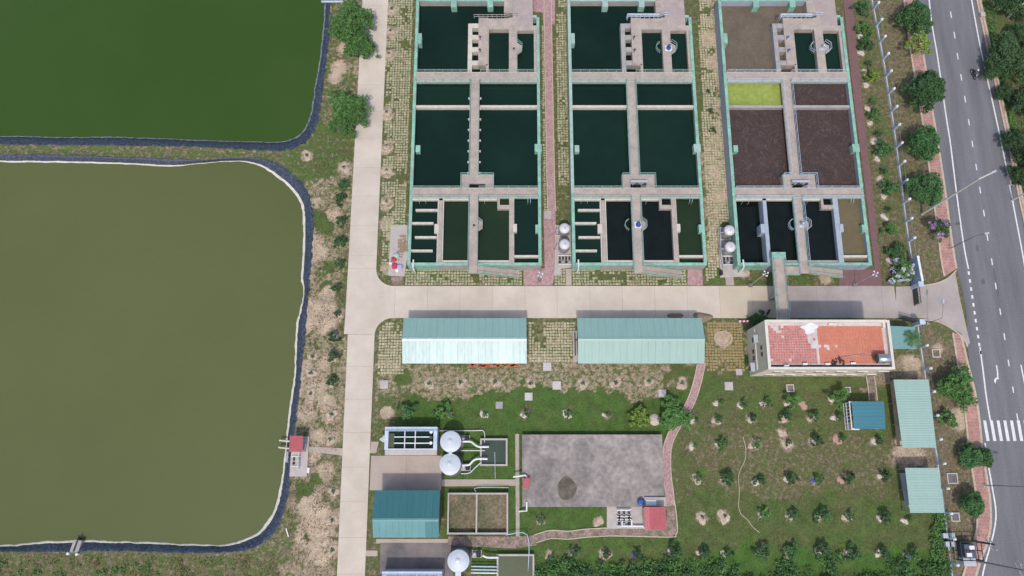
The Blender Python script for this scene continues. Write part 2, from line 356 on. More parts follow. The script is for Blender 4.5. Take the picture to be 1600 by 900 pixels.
def ground():
    st = .42; x0, x1, y0, y1 = -92.0, 102.0, -36.0, 96.0
    nx = int((x1 - x0) / st); ny = int((y1 - y0) / st); V = []; C = []
    border = LO + UO
    bk = {}
    for p in border: bk.setdefault((int(p[0] // 1.5), int(p[1] // 1.5)), []).append(p)
    segs = {}
    for line in (LO, UO):
        for i in range(len(line) - 1):
            a, b = Vector(line[i]), Vector(line[i + 1]); n = int((b - a).length / .7) + 1
            for k in range(n + 1):
                q = a.lerp(b, k / n); key = (int(q.x // 1), int(q.y // 1))
                s = segs.setdefault(key, []);
                if (a, b) not in s: s.append((a, b))
    for j in range(ny + 1):
        for i in range(nx + 1):
            x = x0 + i * st; y = y0 + j * st; w = gval(x, y)
            best = None
            kx, ky = int(x // 1), int(y // 1)
            for ax in (-1, 0, 1):
                for ay in (-1, 0, 1):
                    for a, b in segs.get((kx + ax, ky + ay), ()):
                        d = b - a; t = max(0, min(1, (Vector((x, y)) - a).dot(d) / max(d.length_squared, 1e-9))); q = a + d * t
                        e = math.hypot(q.x - x, q.y - y)
                        if best is None or e < best[0]: best = (e, q)
            if best and best[0] < st * .5: x, y = best[1].x, best[1].y
            V.append((x, y, 0.03 * noise.noise((x * .6, y * .6, 3)) - .01 + (.10 if best and best[0] < .5 else 0))); C.append(w)
    F = []
    for j in range(ny):
        for i in range(nx):
            a = j * (nx + 1) + i; q = (a, a + 1, a + nx + 2, a + nx + 1)
            cx = sum(V[k][0] for k in q) / 4; cy = sum(V[k][1] for k in q) / 4
            if cx < -22 and (inside(cx, cy, LOf) or inside(cx, cy, UOf)): continue
            F.append(q)
    n0 = len(V)
    B = 3000.0                                                        # far ground out to the horizon
    for (a, b, c, d) in ((-B, y1, B, B), (-B, -B, B, y0), (x1, y0, B, y1), (-B, y0, x0, P(0, 862)[1]), (-B, P(0, 243, 0)[1], x0, P(0, 223)[1])):
        o = len(V); V += [(a, b, -.02), (c, b, -.02), (c, d, -.02), (a, d, -.02)]; C += [[.62, .35, .3]] * 4; F.append((o, o + 1, o + 2, o + 3))
    me = bpy.data.meshes.new('ground'); me.from_pydata(V, [], F)
    at = me.color_attributes.new('cover', 'FLOAT_COLOR', 'POINT')
    at.data.foreach_set('color', [c for w in C for c in (*w, 1.0)])
    m = bpy.data.materials.new('grass_and_soil'); m.use_nodes = True; t = m.node_tree; L = t.links.new; b = t.nodes['Principled BSDF']
    att = nn(t, 'ShaderNodeAttribute', attribute_name='cover'); sp = nn(t, 'ShaderNodeSeparateColor'); L(att.outputs['Color'], sp.inputs[0])
    geo = nn(t, 'ShaderNodeNewGeometry')
    def noi(sc, det=8, ro=.65):
        n = nn(t, 'ShaderNodeTexNoise'); n.inputs['Scale'].default_value = sc; n.inputs['Detail'].default_value = det; n.inputs['Roughness'].default_value = ro
        L(geo.outputs['Position'], n.inputs['Vector']); return n.outputs[0]
    def ma(op, a, b_, clamp=False):
        n = nn(t, 'ShaderNodeMath', operation=op); n.use_clamp = clamp
        for i, q in enumerate((a, b_)):
            if isinstance(q, (int, float)): n.inputs[i].default_value = q
            else: L(q, n.inputs[i])
        return n.outputs[0]
    def mixc(f, a, b_):
        n = nn(t, 'ShaderNodeMix', data_type='RGBA'); L(f, n.inputs[0])
        for i, q in ((6, a), (7, b_)):
            if isinstance(q, tuple): n.inputs[i].default_value = (*q, 1)
            else: L(q, n.inputs[i])
        return n.outputs[2]
    nA, nB, nC, nD = noi(1.5, 10, .74), noi(.22, 5), noi(5.5, 5), noi(2.6, 8, .78)
    sandf = ma('ADD', sp.outputs[1], ma('MULTIPLY', ma('SUBTRACT', nD, .5), 2.2), True)
    soil = mixc(sandf, (.12, .088, .058), (.44, .345, .255))
    lf = ma('ADD', sp.outputs[2], ma('MULTIPLY', ma('SUBTRACT', nB, .5), 1.6), True)
    green = mixc(lf, (.100, .100, .044), (.054, .120, .023))
    yel = mixc(ma('MULTIPLY', ma('SUBTRACT', nD, .52), 5.0, True), green, (.125, .130, .052))
    gf = ma('ADD', ma('MULTIPLY', ma('SUBTRACT', sp.outputs[0], .5), 3.2), ma('MULTIPLY', ma('SUBTRACT', nA, .5), 6.5))
    nE = noi(.7, 3); nF = noi(3.2, 3)
    gf = ma('ADD', gf, ma('MULTIPLY', ma('SUBTRACT', nE, .5), 3.0))
    gf = ma('ADD', gf, .5, True)
    col = mixc(gf, soil, yel)
    k = ma('ADD', ma('MULTIPLY', ma('SUBTRACT', nC, .5), 2.0), 1.0)
    k2 = ma('MULTIPLY', ma('SUBTRACT', nF, .58), 7.0, True)                 # dark tufts
    k = ma('MULTIPLY', k, ma('SUBTRACT', 1.0, ma('MULTIPLY', k2, .38)))
    k3 = ma('ADD', ma('MULTIPLY', ma('SUBTRACT', nE, .5), 1.2), 1.0); k = ma('MULTIPLY', k, k3)
    vm = nn(t, 'ShaderNodeVectorMath', operation='SCALE'); L(col, vm.inputs[0]); L(k, vm.inputs['Scale']); L(vm.outputs[0], b.inputs['Base Color'])
    b.inputs['Roughness'].default_value = .95; b.inputs['Specular IOR Level'].default_value = .2
    bp = nn(t, 'ShaderNodeBump'); bp.inputs['Strength'].default_value = .7; bp.inputs['Distance'].default_value = .12; L(nD, bp.inputs['Height']); L(bp.outputs[0], b.inputs['Normal'])
    me.materials.append(m); o = bpy.data.objects.new('ground', me); link(o); o['kind'] = 'structure'
# (called after the planting below has added its pits and painted sapling shade)

# ------------------------------------------------------------------ water and liners
def pond(nm, O, I, wm, fm, fw, label, lab2, closed_top):
    far = -220
    mb = MB(); n = min(len(O), len(I))
    def res(pts, n):
        L = [0]
        for i in range(1, len(pts)): L.append(L[-1] + math.dist(pts[i], pts[i - 1]))
        out = []; j = 0
        for k in range(n):
            t = L[-1] * k / (n - 1)
            while j < len(L) - 2 and L[j + 1] < t: j += 1
            f = (t - L[j]) / max(L[j + 1] - L[j], 1e-6); out.append((pts[j][0] + (pts[j + 1][0] - pts[j][0]) * f, pts[j][1] + (pts[j + 1][1] - pts[j][1]) * f))
        return out
    N = 520; o2, i2 = res(O, N), res(I, N)
    v = []; f = []
    for k in range(N):
        ox, oy = o2[k]; ix, iy = i2[k]; dx, dy = ix - ox, iy - oy; l = math.hypot(dx, dy); ux, uy = dx / l, dy / l
        j = .30 * noise.noise((ox * 1.3, oy * 1.3, 9)) + .22 * noise.noise((ox * 3.3, oy * 3.3, 19)) + .08 * random.uniform(-1, 1)
        w1 = .07 * noise.noise((ox * 2.5, oy * 2.5, 2)); w2 = .10 * noise.noise((ox * 2.5, oy * 2.5, 4))
        v += [(ox - ux * (.28 + j), oy - uy * (.28 + j), .13 + .03 * random.random()), (ox, oy, .17), (ox + dx * .35, oy + dy * .35, -.12 + w1), (ox + dx * .7, oy + dy * .7, -.45 + w2), (ix + ux * .5, iy + uy * .5, WZ - .35)]
    for k in range(N - 1):
        for q in range(4):
            a = k * 5 + q; f.append((a, a + 1, a + 6, a + 5))
    mb.add(v, f); o = single(nm + '_liner' if 0 else 'pond_liner', mb, liner, label, 'pond liner', 'pond liners', True)
    fo = MB(); v = []; f = []
    for k in range(N):
        ix, iy = i2[k]; ox, oy = o2[k]; l = math.hypot(ix - ox, iy - oy); ux, uy = (ix - ox) / l, (iy - oy) / l
        j = .10 * noise.noise((ix * 1.1, iy * 1.1, 1)) + .04 * random.uniform(-1, 1); w = fw * (1.15 + .3 * noise.noise((ix * .4, iy * .4, 6)))
        v += [(ix - ux * (w * .5 + j), iy - uy * (w * .5 + j), WZ + .13), (ix + ux * .02, iy + uy * .02, WZ + .10), (ix + ux * (w * .5 - j), iy + uy * (w * .5 - j), WZ + .01)]
    for k in range(N - 1):
        for q in range(2):
            a = k * 3 + q; f.append((a, a + 1, a + 4, a + 3))
    fo.add(v, f); part('water_edge', fo, fm, o, label=lab2)
    wp = list(I)
    wx = MB()
    wp2 = [(p[0], p[1]) for p in O]
    if closed_top: wp2 += [(wp2[-1][0], 140), (far, 140), (far, wp2[0][1])]
    else: wp2 += [(far, wp2[-1][1]), (far, wp2[0][1])]
    # pull water sheet in to the liner
    ins = i2
    pts = [(p[0] + (q[0] - p[0]) * -.0, p[1]) for p, q in zip(ins, o2)]
    ring = []
    for k in range(N):
        ix, iy = i2[k]; ox, oy = o2[k]; ring.append((ix + (ox - ix) * .25, iy + (oy - iy) * .25))
    if closed_top: ring += [(ring[-1][0], 140), (far, 140), (far, ring[0][1])]
    else: ring += [(far, ring[-1][1]), (far, ring[0][1])]
    me = bpy.data.meshes.new('pond_water'); me.from_pydata([(x, y, WZ) for x, y in ring], [], [tuple(range(len(ring)))])
    me.materials.append(wm); ob = bpy.data.objects.new('pond_water', me); link(ob); ob['kind'] = 'structure'
    if me.polygons[0].normal.z < 0: me.flip_normals()
pond('low', LO, LI, w_low, foam, .42, 'dark plastic liner round the big olive pond, with a broad white scum line', 'white scum line along the water', False)
pond('up', UO, UI, w_up, foamdim, .28, 'wrinkled dark plastic liner round the deep green upper pond', 'thin grey hem of the liner', True)

# ------------------------------------------------------------------ concrete service roads, cast in slabs
def slabs(name, quads, z0=-.1, z1=.10):
    root = None
    big = MB()
    return root
road = bpy.data.objects.new('service_road', None); COL.objects.link(road); road['kind'] = 'structure'
def poly_slab(pts, z1=.10, nm='slab', m=concrete, parent=road, z0=-.15):
    x = MB().prism(pts, z0, z1); return part(nm, x, m, parent)
def interp(tab, y):
    for (y0, a), (y1, b) in zip(tab, tab[1:]):
        if y0 <= y <= y1 or y1 <= y <= y0: return a + (b - a) * (y - y0) / (y1 - y0)
    return tab[-1][1]
# north-south road, edges in metres by Y
XL, XR = -26.5, -21.95
g = .02
y = 110.0
bands = [110, 104] + [104 - 5.2 * i for i in range(1, 20)]
ys = []; yy = 110.0
while yy - 5.1 > P(700, 447)[1] + 3.2: ys.append(yy); yy -= 5.1
for a in ys[:]: poly_slab([(XL, a - 5.1 + g), (XR, a - 5.1 + g), (XR, a), (XL, a)])
jy = yy                                                               # junction zone from here to Y=20
HY0, HY1 = P(700, 497)[1], P(700, 447)[1]                             # south and north edge of the cross road
def arc(cx, cy, r, a0, a1, n=8): return [(cx + r * math.cos(R(a0 + (a1 - a0) * i / n)), cy + r * math.sin(R(a0 + (a1 - a0) * i / n))) for i in range(n + 1)]
poly_slab([(XL, HY1 + 2.9 + g), (XR, HY1 + 2.9 + g), (XR, jy), (XL, jy)])
poly_slab([(XL - .1, HY0 - 2.6), (XR + .2, HY0 - 2.6)] + arc(XR + 3.0, HY0 - 2.8, 2.8, 170, 90)[1:] + [(XR + 3.2, HY0), (XR + 3.2, HY1)]
          + arc(XR + 2.9, HY1 + 2.9, 2.9, 270, 180) + [(XL, HY1 + 2.9), (XL - .05, HY0)])
xx = XR + 3.22
yelc = mat('yellowed_concrete', (.53, .455, .36), (.44, .37, .29), .22, .9, .2, fine=.10)
entc = mat('entrance_concrete', (.40, .35, .335), (.31, .27, .26), .25, .9, fine=.15, contrast=3)
EXE = P(1399.5, 470)[0]
while xx < EXE - .1:
    x2 = min(xx + 5.2, EXE); poly_slab([(xx, HY0), (x2 - g, HY0), (x2 - g, HY1), (xx, HY1)], m=concrete if x2 < 35 else (yelc if x2 < 47 else entc)); xx = x2
# southern leg
yy = HY0 - 2.62; k = 0
while yy > -40:
    t = (HY0 - yy) / 40; xl, xr = -26.0 + t * .3, -21.75 + t * .15
    t2 = (HY0 - yy + 5.1) / 40; poly_slab([(xl, yy - g), (-26.0 + t2 * .3, yy - 5.1), (-21.75 + t2 * .15, yy - 5.1), (xr, yy - g)]); yy -= 5.1
# yard slabs by the filters and the teal shed
ex = mat('yard_concrete', (.44, .365, .315), (.34, .28, .25), .3, .9, fine=.12)
a = RC(579, 700, 690, 766)
cur = a[0]; cuts = [a[0], a[0] + (a[2] - a[0]) * .5, a[2]]
ya = P(600, 712)[1]
for i in range(2): poly_slab([(cuts[i] + g, a[1]), (cuts[i + 1], a[1]), (cuts[i + 1], ya), (cuts[i] + g, ya)], .096, m=ex)
poly_slab(PP([(588, 708), (592, 690), (580, 690), (578, 708)]), .094, m=ex)
# path slabs
def crete(name, pts, m, label=None, cat=None, z1=.09, z=0): return struct(name, MB().prism(PP(pts, z), -.1, z1), m)
crete('entrance_apron', [(1399.5, 448), (1399.5, 497), (1437, 497), (1470, 502), (1500, 520), (1511, 540), (1515, 536), (1500, 470), (1492, 426), (1480, 436), (1462, 443), (1437, 447)],
      entc, z1=.098)
crete('footpath', [(690, 749), (806, 749), (808, 759), (690, 760)], ex, z1=.1)
crete('footpath', [(474, 697), (539, 700.5), (539, 712), (474, 705)], ex, z1=.085)
crete('footpath', [(805, 678), (811, 678), (812, 838), (806, 838)], deck, z1=.11)
crete('yard_paving', [(595, 848), (700, 848), (712, 862), (700, 990), (590, 990)], darkpad, z1=.092)
crete('yard_paving', [(588, 842), (707, 842), (707, 849), (588, 849)], ex, z1=.088)
crete('footpath', [(572, 860), (590, 860), (590, 869), (572, 869)], ex, z1=.087)
# pink paved walks
def pinkpath(pts, w, m=pink, z=.10, nm='paved_path'):
    p = smooth_path(PP(pts), 5); o = struct(nm, MB().strip(p, w, -.05, z), m)
    k = MB(); k.strip(offs(p, w / 2 + .07), .14, -.05, z + .06); k.strip(offs(p, -w / 2 - .07), .14, -.05, z + .06)
    part('kerb', k, kerb, o); return o
pinkpath([(1096, 566), (1091, 590), (1084, 615), (1075, 636), (1060, 660), (1047, 685), (1042, 705), (1042, 740), (1046, 770), (1047, 790)], 1.05)
struct('paved_path', MB().prism(PP([(1041, 782), (1053, 782), (1057, 824), (1056, 833), (1051, 838), (950, 836), (948, 824), (1041, 826)]), -.05, .095), pinkold)
struct('path_kerb', MB().strip(smooth_path(PP([(1047, 785), (1053.5, 783), (1058, 824), (1056, 835), (1050, 839), (1000, 838), (950, 837)]), 4), .16, -.05, .14), kerb)
pinkpath([(950, 831), (915, 833), (888, 836), (860, 835), (836, 842)], 1.0, pinkold, .085)
struct('paved_path', MB().prism(PP([(700, 838), (806, 838), (836, 836), (838, 852), (806, 857), (700, 852)]), -.05, .09), pinkold)
pinkpath([(855, -40), (858, 150), (861, 300), (863, 330)], 1.15)
struct('paved_path', MB().prism(PP([(849, 330), (868, 330), (869, 419), (863, 446), (818, 446), (818, 420), (851, 419)]), -.05, .092), pink)
struct('paved_path', MB().prism(PP([(833, -40), (868, -40), (867, 38), (849, 39), (848, 20), (833, 18)]), -.05, .088), pink)
struct('paved_path', MB().prism(PP([(1074, 420), (1097, 420), (1098, 446), (1074, 446)]), -.05, .091), pink)
struct('paved_path', MB().prism(PP([(610, 432), (630, 432), (631, 446), (614, 446)]), -.05, .091), pinkold)
struct('paved_path', MB().prism(PP([(884, 420), (893, 420), (893, 446), (884, 446)]), -.05, .091), ex)
struct('paved_path', MB().prism(PP([(1132, 420), (1144, 420), (1147, 446), (1134, 446)]), -.05, .091), mat('rosy_path', (.42, .32, .30), (.33, .25, .23), 1, .9))
marp = mat('maroon_paving', (.20, .105, .11), (.14, .085, .085), 1.4, .9, .3, fine=.2)
struct('paved_path', MB().prism(PP([(1312, 422), (1366, 420), (1310, -40), (1327, -40), (1350, 200), (1378, 447), (1312, 447)][:2] + [(1352, 300), (1333, 150), (1313, -40), (1327, -40), (1346, 150), (1363, 300), (1378, 447), (1310, 447)]), -.05, .093), marp)
pinkpath([(1359, 588), (1362, 606), (1364, 626)], 1.1, pinkold)
pad = struct('concrete_pad', MB().prism(PP([(611, 352), (637, 352), (637, 400), (632, 432), (607, 431)]), -.05, .13), mat('pad_concrete', (.47, .42, .40), (.36, .32, .31), .8, .9))
struct('concrete_pad', MB().prism(PP([(868, 352), (893, 352), (894, 418), (876, 420), (876, 430), (866, 430)]), -.05, .12), MATS['pad_concrete'])
struct('concrete_pad', MB().prism(PP([(1122, 355), (1150, 355), (1155, 418), (1168, 432), (1125, 434)]), -.05, .12), MATS['pad_concrete'])
struct('concrete_pad', MB().prism(PP([(948, 790), (1010, 790), (1010, 826), (948, 826)]), -.05, .11), MATS['pad_concrete'])
struct('concrete_pad', MB().prism(PP([(850, 330), (861, 330), (861, 342), (850, 342)]), -.05, .125), MATS['pad_concrete'])

# ------------------------------------------------------------------ turf pavers (past counting: one mesh each)
def turf(name, polypx, m, st=.46, exclude=()):
    poly = PP(polypx); xs = [p[0] for p in poly]; ys = [p[1] for p in poly]; mb = MB(); ex_ = [PP(e) for e in exclude]
    j = 0; y = min(ys)
    while y < max(ys):
        x = min(xs) + random.uniform(0, .06)
        while x < max(xs):
            cx, cy = x + st / 2, y + st / 2
            gap = noise.noise((cx * .35, cy * .35, 20))
            if inside(cx, cy, poly) and not any(inside(cx, cy, e) for e in ex_) and gap + random.uniform(-.22, .22) < .36:
                w = st * random.uniform(.66, .88); d = st * random.uniform(.60, .84)
                cx += random.uniform(-.02, .02) + .06 * noise.noise((cx, cy, 4)); cy += random.uniform(-.02, .02) + .06 * noise.noise((cx, cy, 8))
                a = random.uniform(-.05, .05)
                c, s_ = math.cos(a), math.sin(a); z = .045 + .025 * random.random(); vv = []
                for zz, k in ((z, 1), (-.02, 1.05)):
                    for ax, ay in ((-w / 2, -d / 2), (w / 2, -d / 2), (w / 2, d / 2), (-w / 2, d / 2)):
                        vv.append((cx + k * (ax * c - ay * s_), cy + k * (ax * s_ + ay * c), zz))
                mb.add(vv, [(0, 1, 2, 3), (0, 4, 5, 1), (1, 5, 6, 2), (2, 6, 7, 3), (3, 7, 4, 0)])
            x += st
        y += st
    o = part(name, mb, m, None); o['kind'] = 'stuff'; o['label'] = 'grid of turf pavers with grass in the joints'; return o
turf('turf_pavers', [(606, -20), (648, -20), (637, 300), (634, 352), (611, 352), (607, 430), (598, 430), (597, 330), (600, 200)], paverm,
     exclude=[[(598, a), (618, a), (618, a + 20), (598, a + 20)] for a in (8, 40, 75, 170, 222, 262, 310)])
turf('turf_pavers', [(848, 40), (857, 40), (859, 330), (849, 330)], paverm)
turf('turf_pavers', [(870, -20), (889, -20), (892, 250), (892, 290), (872, 290)], paverm)
turf('turf_pavers', [(633, 421), (817, 421), (817, 446), (632, 446)], paverm)
turf('turf_pavers', [(869, 421), (883, 421), (883, 446), (866, 446)], paverm)
turf('turf_pavers', [(894, 421), (1073, 421), (1073, 446), (894, 446)], paverm)
turf('turf_pavers', [(1090, -20), (1120, -20), (1148, 340), (1123, 350), (1122, 430), (1103, 440), (1107, 350), (1098, 200)], paverp,
     exclude=[[(x - 6, y_ - 7), (x + 7, y_ - 7), (x + 7, y_ + 7), (x - 6, y_ + 7)] for x, y_ in ((1113, 100), (1108, 60), (1118, 270), (1128, 310), (1122, 145), (1124, 175))])
turf('turf_pavers', [(604, 502), (628, 502), (628, 575), (635, 585), (592, 585), (592, 520)], paverp)
turf('turf_pavers', [(826, 502), (900, 502), (900, 566), (826, 566)], paverp)
turf('turf_pavers', [(1104, 504), (1160, 504), (1162, 580), (1104, 580)], mat('tan_turf_paver', (.36, .27, .13), (.26, .20, .09), .6, .9, fine=.25),
     exclude=[[(1117, 518), (1140, 518), (1140, 545), (1117, 545)]])

# ------------------------------------------------------------------ treatment basins
XO = [-16.5, 9.6, 35.65]; B2 = 9.6
def rb(a, b, c, d, z=3.0):
    q = RC(a, b, c, d, z); return (q[0] - B2, q[1], q[2] - B2, q[3])
def poly_b(pts, z=3.0): return [(x - B2, y) for x, y in PP(pts, z)]
TOP = 3.0; YN = 78.75; WID = 21.15; YS = 31.05
def basin(ix):
    X = XO[ix]
    word = ('left-hand', 'middle', 'right-hand')[ix]
    desc = ('left-hand concrete treatment basin with dark green water in every cell', 'middle concrete treatment basin with nearly black cells and blue mixer on its walkway',
            'right-hand treatment basin with brown sludge, maroon scum and one lime green cell')[ix]
    t = thing('treatment_basin', desc, 'treatment basin', (X, YS), 'treatment basins side by side north of the road')
    def bx(n, r, z0, z1, m, par=None, **k):
        o = part(n, MB().box(r[0] + X, r[1], r[2] + X, r[3], z0, z1), m, par or t, **k); return o
    cop = mint if ix != 1 else mintpale
    face = wallc if ix < 2 else bluewall
    w = .42
    YM = P(700, 301, 3)[1]
    walls = [((0, YM, w, YN), 'W'), ((0, YS, w, YM - .01), 'w'), ((WID - w, YS, WID, 75.2), 'E'), ((w + .01, YN - w, 15.1, YN), 'N'),
             ((w + .01, YS, 4.45, YS + w), 'sw'), ((4.46, YS, WID - w - .01, YS + w), 'S')]
    for r, k in walls:
        low = k in ('w', 'sw')
        o = bx('outer_wall', r, -.3, TOP - .12 - (.0 if not low else .0), mint if low else face)
        e = .04
        bx('coping', (r[0] - e, r[1] - (e if k in ('S', 'sw') else 0), r[2] + e, r[3] + (e if k == 'N' else 0)), TOP - .12, TOP + (.0 if k != 'S' else .003), mint if low or k == 'E' or k == 'S' else cop, o)
    # buttress boxes
    for a in ((892.5, 52, 898, 68), (898, 227, 905, 237), (1084, 225, 1095, 237), (1092, 351, 1100, 363), (941, 1, 950, 11), (998, 1, 1007, 11)):
        q = rb(*a); bx('weir_box', q, .5, TOP + .02, mint if a[1] > 300 or ix != 1 else mintpale)
    # water cells
    cols = [[w_teal, w_teal2, w_teal2, w_teal2, w_teal, w_teal, w_teal, w_teal, w_green, w_green, w_teal2],
            [w_teal, w_teal, w_teal, w_teal, w_teal, w_teal2, w_teal2, w_teal, w_black, w_black, w_green],
            [w_sludge, w_teal2, w_teal2, w_lime, w_maroon, w_maroon, w_maroon, w_black, w_black, w_black, w_brown]][ix]
    def wat(r, z, m): bx('water', r, .1, z, m)
    pa = [(.2, YN - .2), (15.1, YN - .2), (15.1, rb(1040, 22, 1045, 30)[1]), (rb(976, 8, 1045, 28)[0], rb(976, 8, 1045, 28)[1] - .3), (rb(971, 8, 976, 113)[0], 64.2), (.2, 64.2)]
    zz = 1.55; xl = rb(971, 36, 979, 113)[0] + .15
    part('water', MB().prism([(x + X, y) for x, y in [(.2, YN - .2), (15.2, YN - .2), (15.2, 73.4), (xl, 73.4), (xl, 64.2), (.2, 64.2)]], .1, zz, ), cols[0], t)
    wat(rb(1002, 47, 1036, 113), 2.1, cols[1]); wat(rb(1047, 47, 1080, 113), 2.1, cols[2])
    y1 = rb(893, 125, 893, 126)[1]; yb = rb(893, 163, 893, 165)[1]; y2 = rb(893, 295, 893, 296)[1]; y3 = rb(893, 307, 893, 308)[3]
    cx = 10.3
    wat((.2, yb, cx, 64.0), 2.0, cols[3]); wat((cx, yb, WID - .2, 64.0), 2.0, cols[4])
    wat((.2, y2 - .4, cx, yb - .01), 1.95, cols[5]); wat((cx, y2 - .4, WID - .2, yb - .01), 1.95, cols[6])
    q = rb(938, 308, 948, 412); wat((.2, YS + .2, q[0] + .2, y3 + .4), 2.25 if ix < 2 else 1.0, cols[7])
    q2 = rb(1051, 308, 1059, 411); ybt = rb(940, 405, 1000, 411)
    wat((q[2] - .2, ybt[1] + .2, cx, y3 + .4), 2.1, cols[8]); wat((cx + .01, ybt[1] + .2, q2[0] + .2, y3 + .4), 2.1, cols[9]); wat((q2[2] - .2, YS + .2, WID - .2, y3 + .4), 2.1, cols[10])
    # partition walls and beams
    mw = deck if ix < 2 else bluewall
    bx('partition_wall', (w, 63.1, WID - w, 64.5), .0, TOP - .22, wallc)
    bx('partition_wall', (w, y3 - .1, WID - w, y2 + .1), .0, TOP - .22, wallc)
    bx('crossbeam', (w, yb - .25, cx - .75, yb + .2), .3, 2.75, beam if ix < 2 else wallc); bx('crossbeam', (cx + .8, yb - .25, WID - w, yb + .2), .3, 2.75, beam if ix < 2 else wallc)
    o = bx('partition_wall', (q[0] + .25, YS + w, q[2] - .18, y3 - .1), 0, TOP - .05, mw)
    if ix < 2:
        bx('coping', (q[0] + .05, YS + w, q[0] + .22, y3 - .1), 2.3, TOP - .1, beam, o); bx('coping', (q[2] - .14, YS + w, q[2] + .02, y3 - .1), 2.3, TOP - .1, beam, o)
    bx('partition_wall', (q2[0], YS + w, q2[2], y3 - .1), 0, TOP - .05, mw if ix == 2 else deck)
    bx('partition_wall', (q[2], ybt[1] + .05, q2[0], ybt[3] - .1), 0, TOP - .25, beam if ix < 2 else wallc)
    bx('partition_wall', (q2[0] - 1.9, rb(1033, 320, 1052, 326)[1], q2[0], rb(1033, 320, 1052, 324)[3]), .3, TOP - .05, deck)
    bx('partition_wall', (q2[0] - 1.9, rb(1033, 320, 1052, 324)[3], q2[0] - 1.5, y3 - .1), .3, TOP - .05, deck)
    if ix < 2:                                                        # baffles of the south-west cell
        for a in ((903, 326, 938, 329), (897, 346.5, 932, 349.5), (904, 368.5, 938, 371.5), (897, 389.5, 933, 392.5)):
            r = rb(*a); bx('baffle_wall', r if a[0] > 900 else (w, r[1], r[2], r[3]), .3, 2.85, beam)
    r = rb(1058, 398, 1098, 401.5); bx('crossbeam', (q2[2], r[1], WID - w, r[3]), .3, 2.8, beam)
    for a in ((934, 350, 941, 364), (1057, 350, 1063, 362)):
        bx('weir_box', rb(*a), .8, TOP + .04, beam if ix < 2 else bluewall)
    # walkways
    wk = [(w + .02, 63.0, WID - w - .02, 64.6), (w + .02, y3 - .15, WID - w - .02, y2 + .15)]
    if ix == 1: pass
    edge = mintpale
    rails = MB()
    for r in wk:
        o = bx('walkway', r, TOP - .2, TOP + .05, deck)
        bx('walkway_edge', (r[0], r[1] - .14, r[2], r[1] - .01), TOP - .35, TOP + .12, edge, o); bx('walkway_edge', (r[0], r[3] + .01, r[2], r[3] + .10), TOP - .3, TOP + .10, beam, o)
        for y_ in (r[1] - .08, r[3] + .05):
            segs = [(r[0], cx - .9), (cx + .9, r[2])]
            for sa, sb in segs: railing([(sa + X, y_), (sb + X, y_)], TOP + .05, mb=rails)
    r = (cx - .68, rb(972, 274, 1023, 296)[3] + .001, cx + .68, 62.85); o = bx('walkway', r, TOP - .2, TOP + .06, deck)
    for sx in (r[0] - .1, r[2] + .01): bx('walkway_edge', (sx, r[1], sx + .09, r[3]), TOP - .25, TOP + .12, beam if ix != 1 else mintpale, o)
    if ix == 0:
        for yy_ in [46.5 + 1.9 * i for i in range(8)]:
            for sx in (r[0] - .4, r[2] + .08): bx('outlet_stub', (sx, yy_, sx + .32, yy_ + .22), TOP - .3, TOP + .1, beam, o)
    for sx in (r[0] - .06, r[2] + .06): railing([(sx + X, r[1]), (sx + X, r[3])], TOP + .06, mb=rails, h=1.1)
    r = (cx - .66, YS - 1.35, cx + .70, y3 - .17); o = bx('walkway', r, TOP - .2, TOP + .07, deck)
    for sx in (r[0] - .1, r[2] + .01): bx('walkway_edge', (sx, r[1] + (1.35 if sx > r[0] else 0), sx + .09, r[3]), TOP - .25, TOP + .14, mintpale if ix < 2 else mint, o)
    railing([(r[0] - .06 + X, r[1]), (r[0] - .06 + X, r[3])], TOP + .07, mb=rails); railing([(r[2] + .06 + X, r[1] + 1.4), (r[2] + .06 + X, r[3])], TOP + .07, mb=rails)
    # octagonal bays with mixers
    bx('ledge', (w + .03, y3 - .62, cx - .78, y3 - .32), TOP - .6, TOP - .05, beam); bx('ledge', (cx + .82, y3 - .62, q2[0] - 1.95, y3 - .32), TOP - .6, TOP - .05, beam)
    for (py, par) in ((352, 0), (76, 1)):
        yc = P(1000, py, 3)[1]; x0 = cx + .70 if not par else rb(1035, 27, 1048, 113)[2] + .001
        oc = [(x0, yc - 1.1), (x0 + .8, yc - .5), (x0 + .8, yc + .5), (x0, yc + 1.1)]
        part('walkway', MB().prism([(x_ + X, y_) for x_, y_ in oc], TOP - .2, TOP + .075), deck, t)
        railing([(oc[0][0] + X, oc[0][1]), (oc[1][0] + X, oc[1][1]), (oc[2][0] + X, oc[2][1]), (oc[3][0] + X, oc[3][1])], TOP + .07, mb=rails)
        if ix == 0: bx('hatch', (x0 - .75, yc - .2, x0 - .4, yc + .15), TOP + .07, TOP + .12, dark)
        else:
            mo = part('mixer', MB().lathe(x0 - .45 + X, yc, [(.42, TOP + .06), (.42, TOP + .35), (.25, TOP + .4), (.22, TOP + 1.1), (.1, TOP + 1.2)], 12), bluep if ix == 1 else steelw, t)
            part('mixer_base', MB().box(x0 - 1.0 + X, yc - .5, x0 + .1 + X, yc + .5, TOP + .07, TOP + .16), white if ix == 1 else steelw, mo)
            ring = [(x0 - 1.75 + X + .9 * math.cos(R(a_)), yc - .1 + .9 * math.sin(R(a_))) for a_ in range(110, 251, 20)]
            railing(ring, TOP + .05, h=1., mb=rails)
    # T platform over the middle walkway
    pf = rb(972, 274, 1023, 296); op = rb(985, 287, 1010, 294)
    for r in ((pf[0], op[3], pf[2], pf[3]), (pf[0], y2 + .16, op[0], op[3] - .001), (op[2], y2 + .16, pf[2], op[3] - .001)): bx('platform', r, 1.2, TOP + .055, deck)
    bx('dark_opening', op, 1.0, 2.7, w_black)
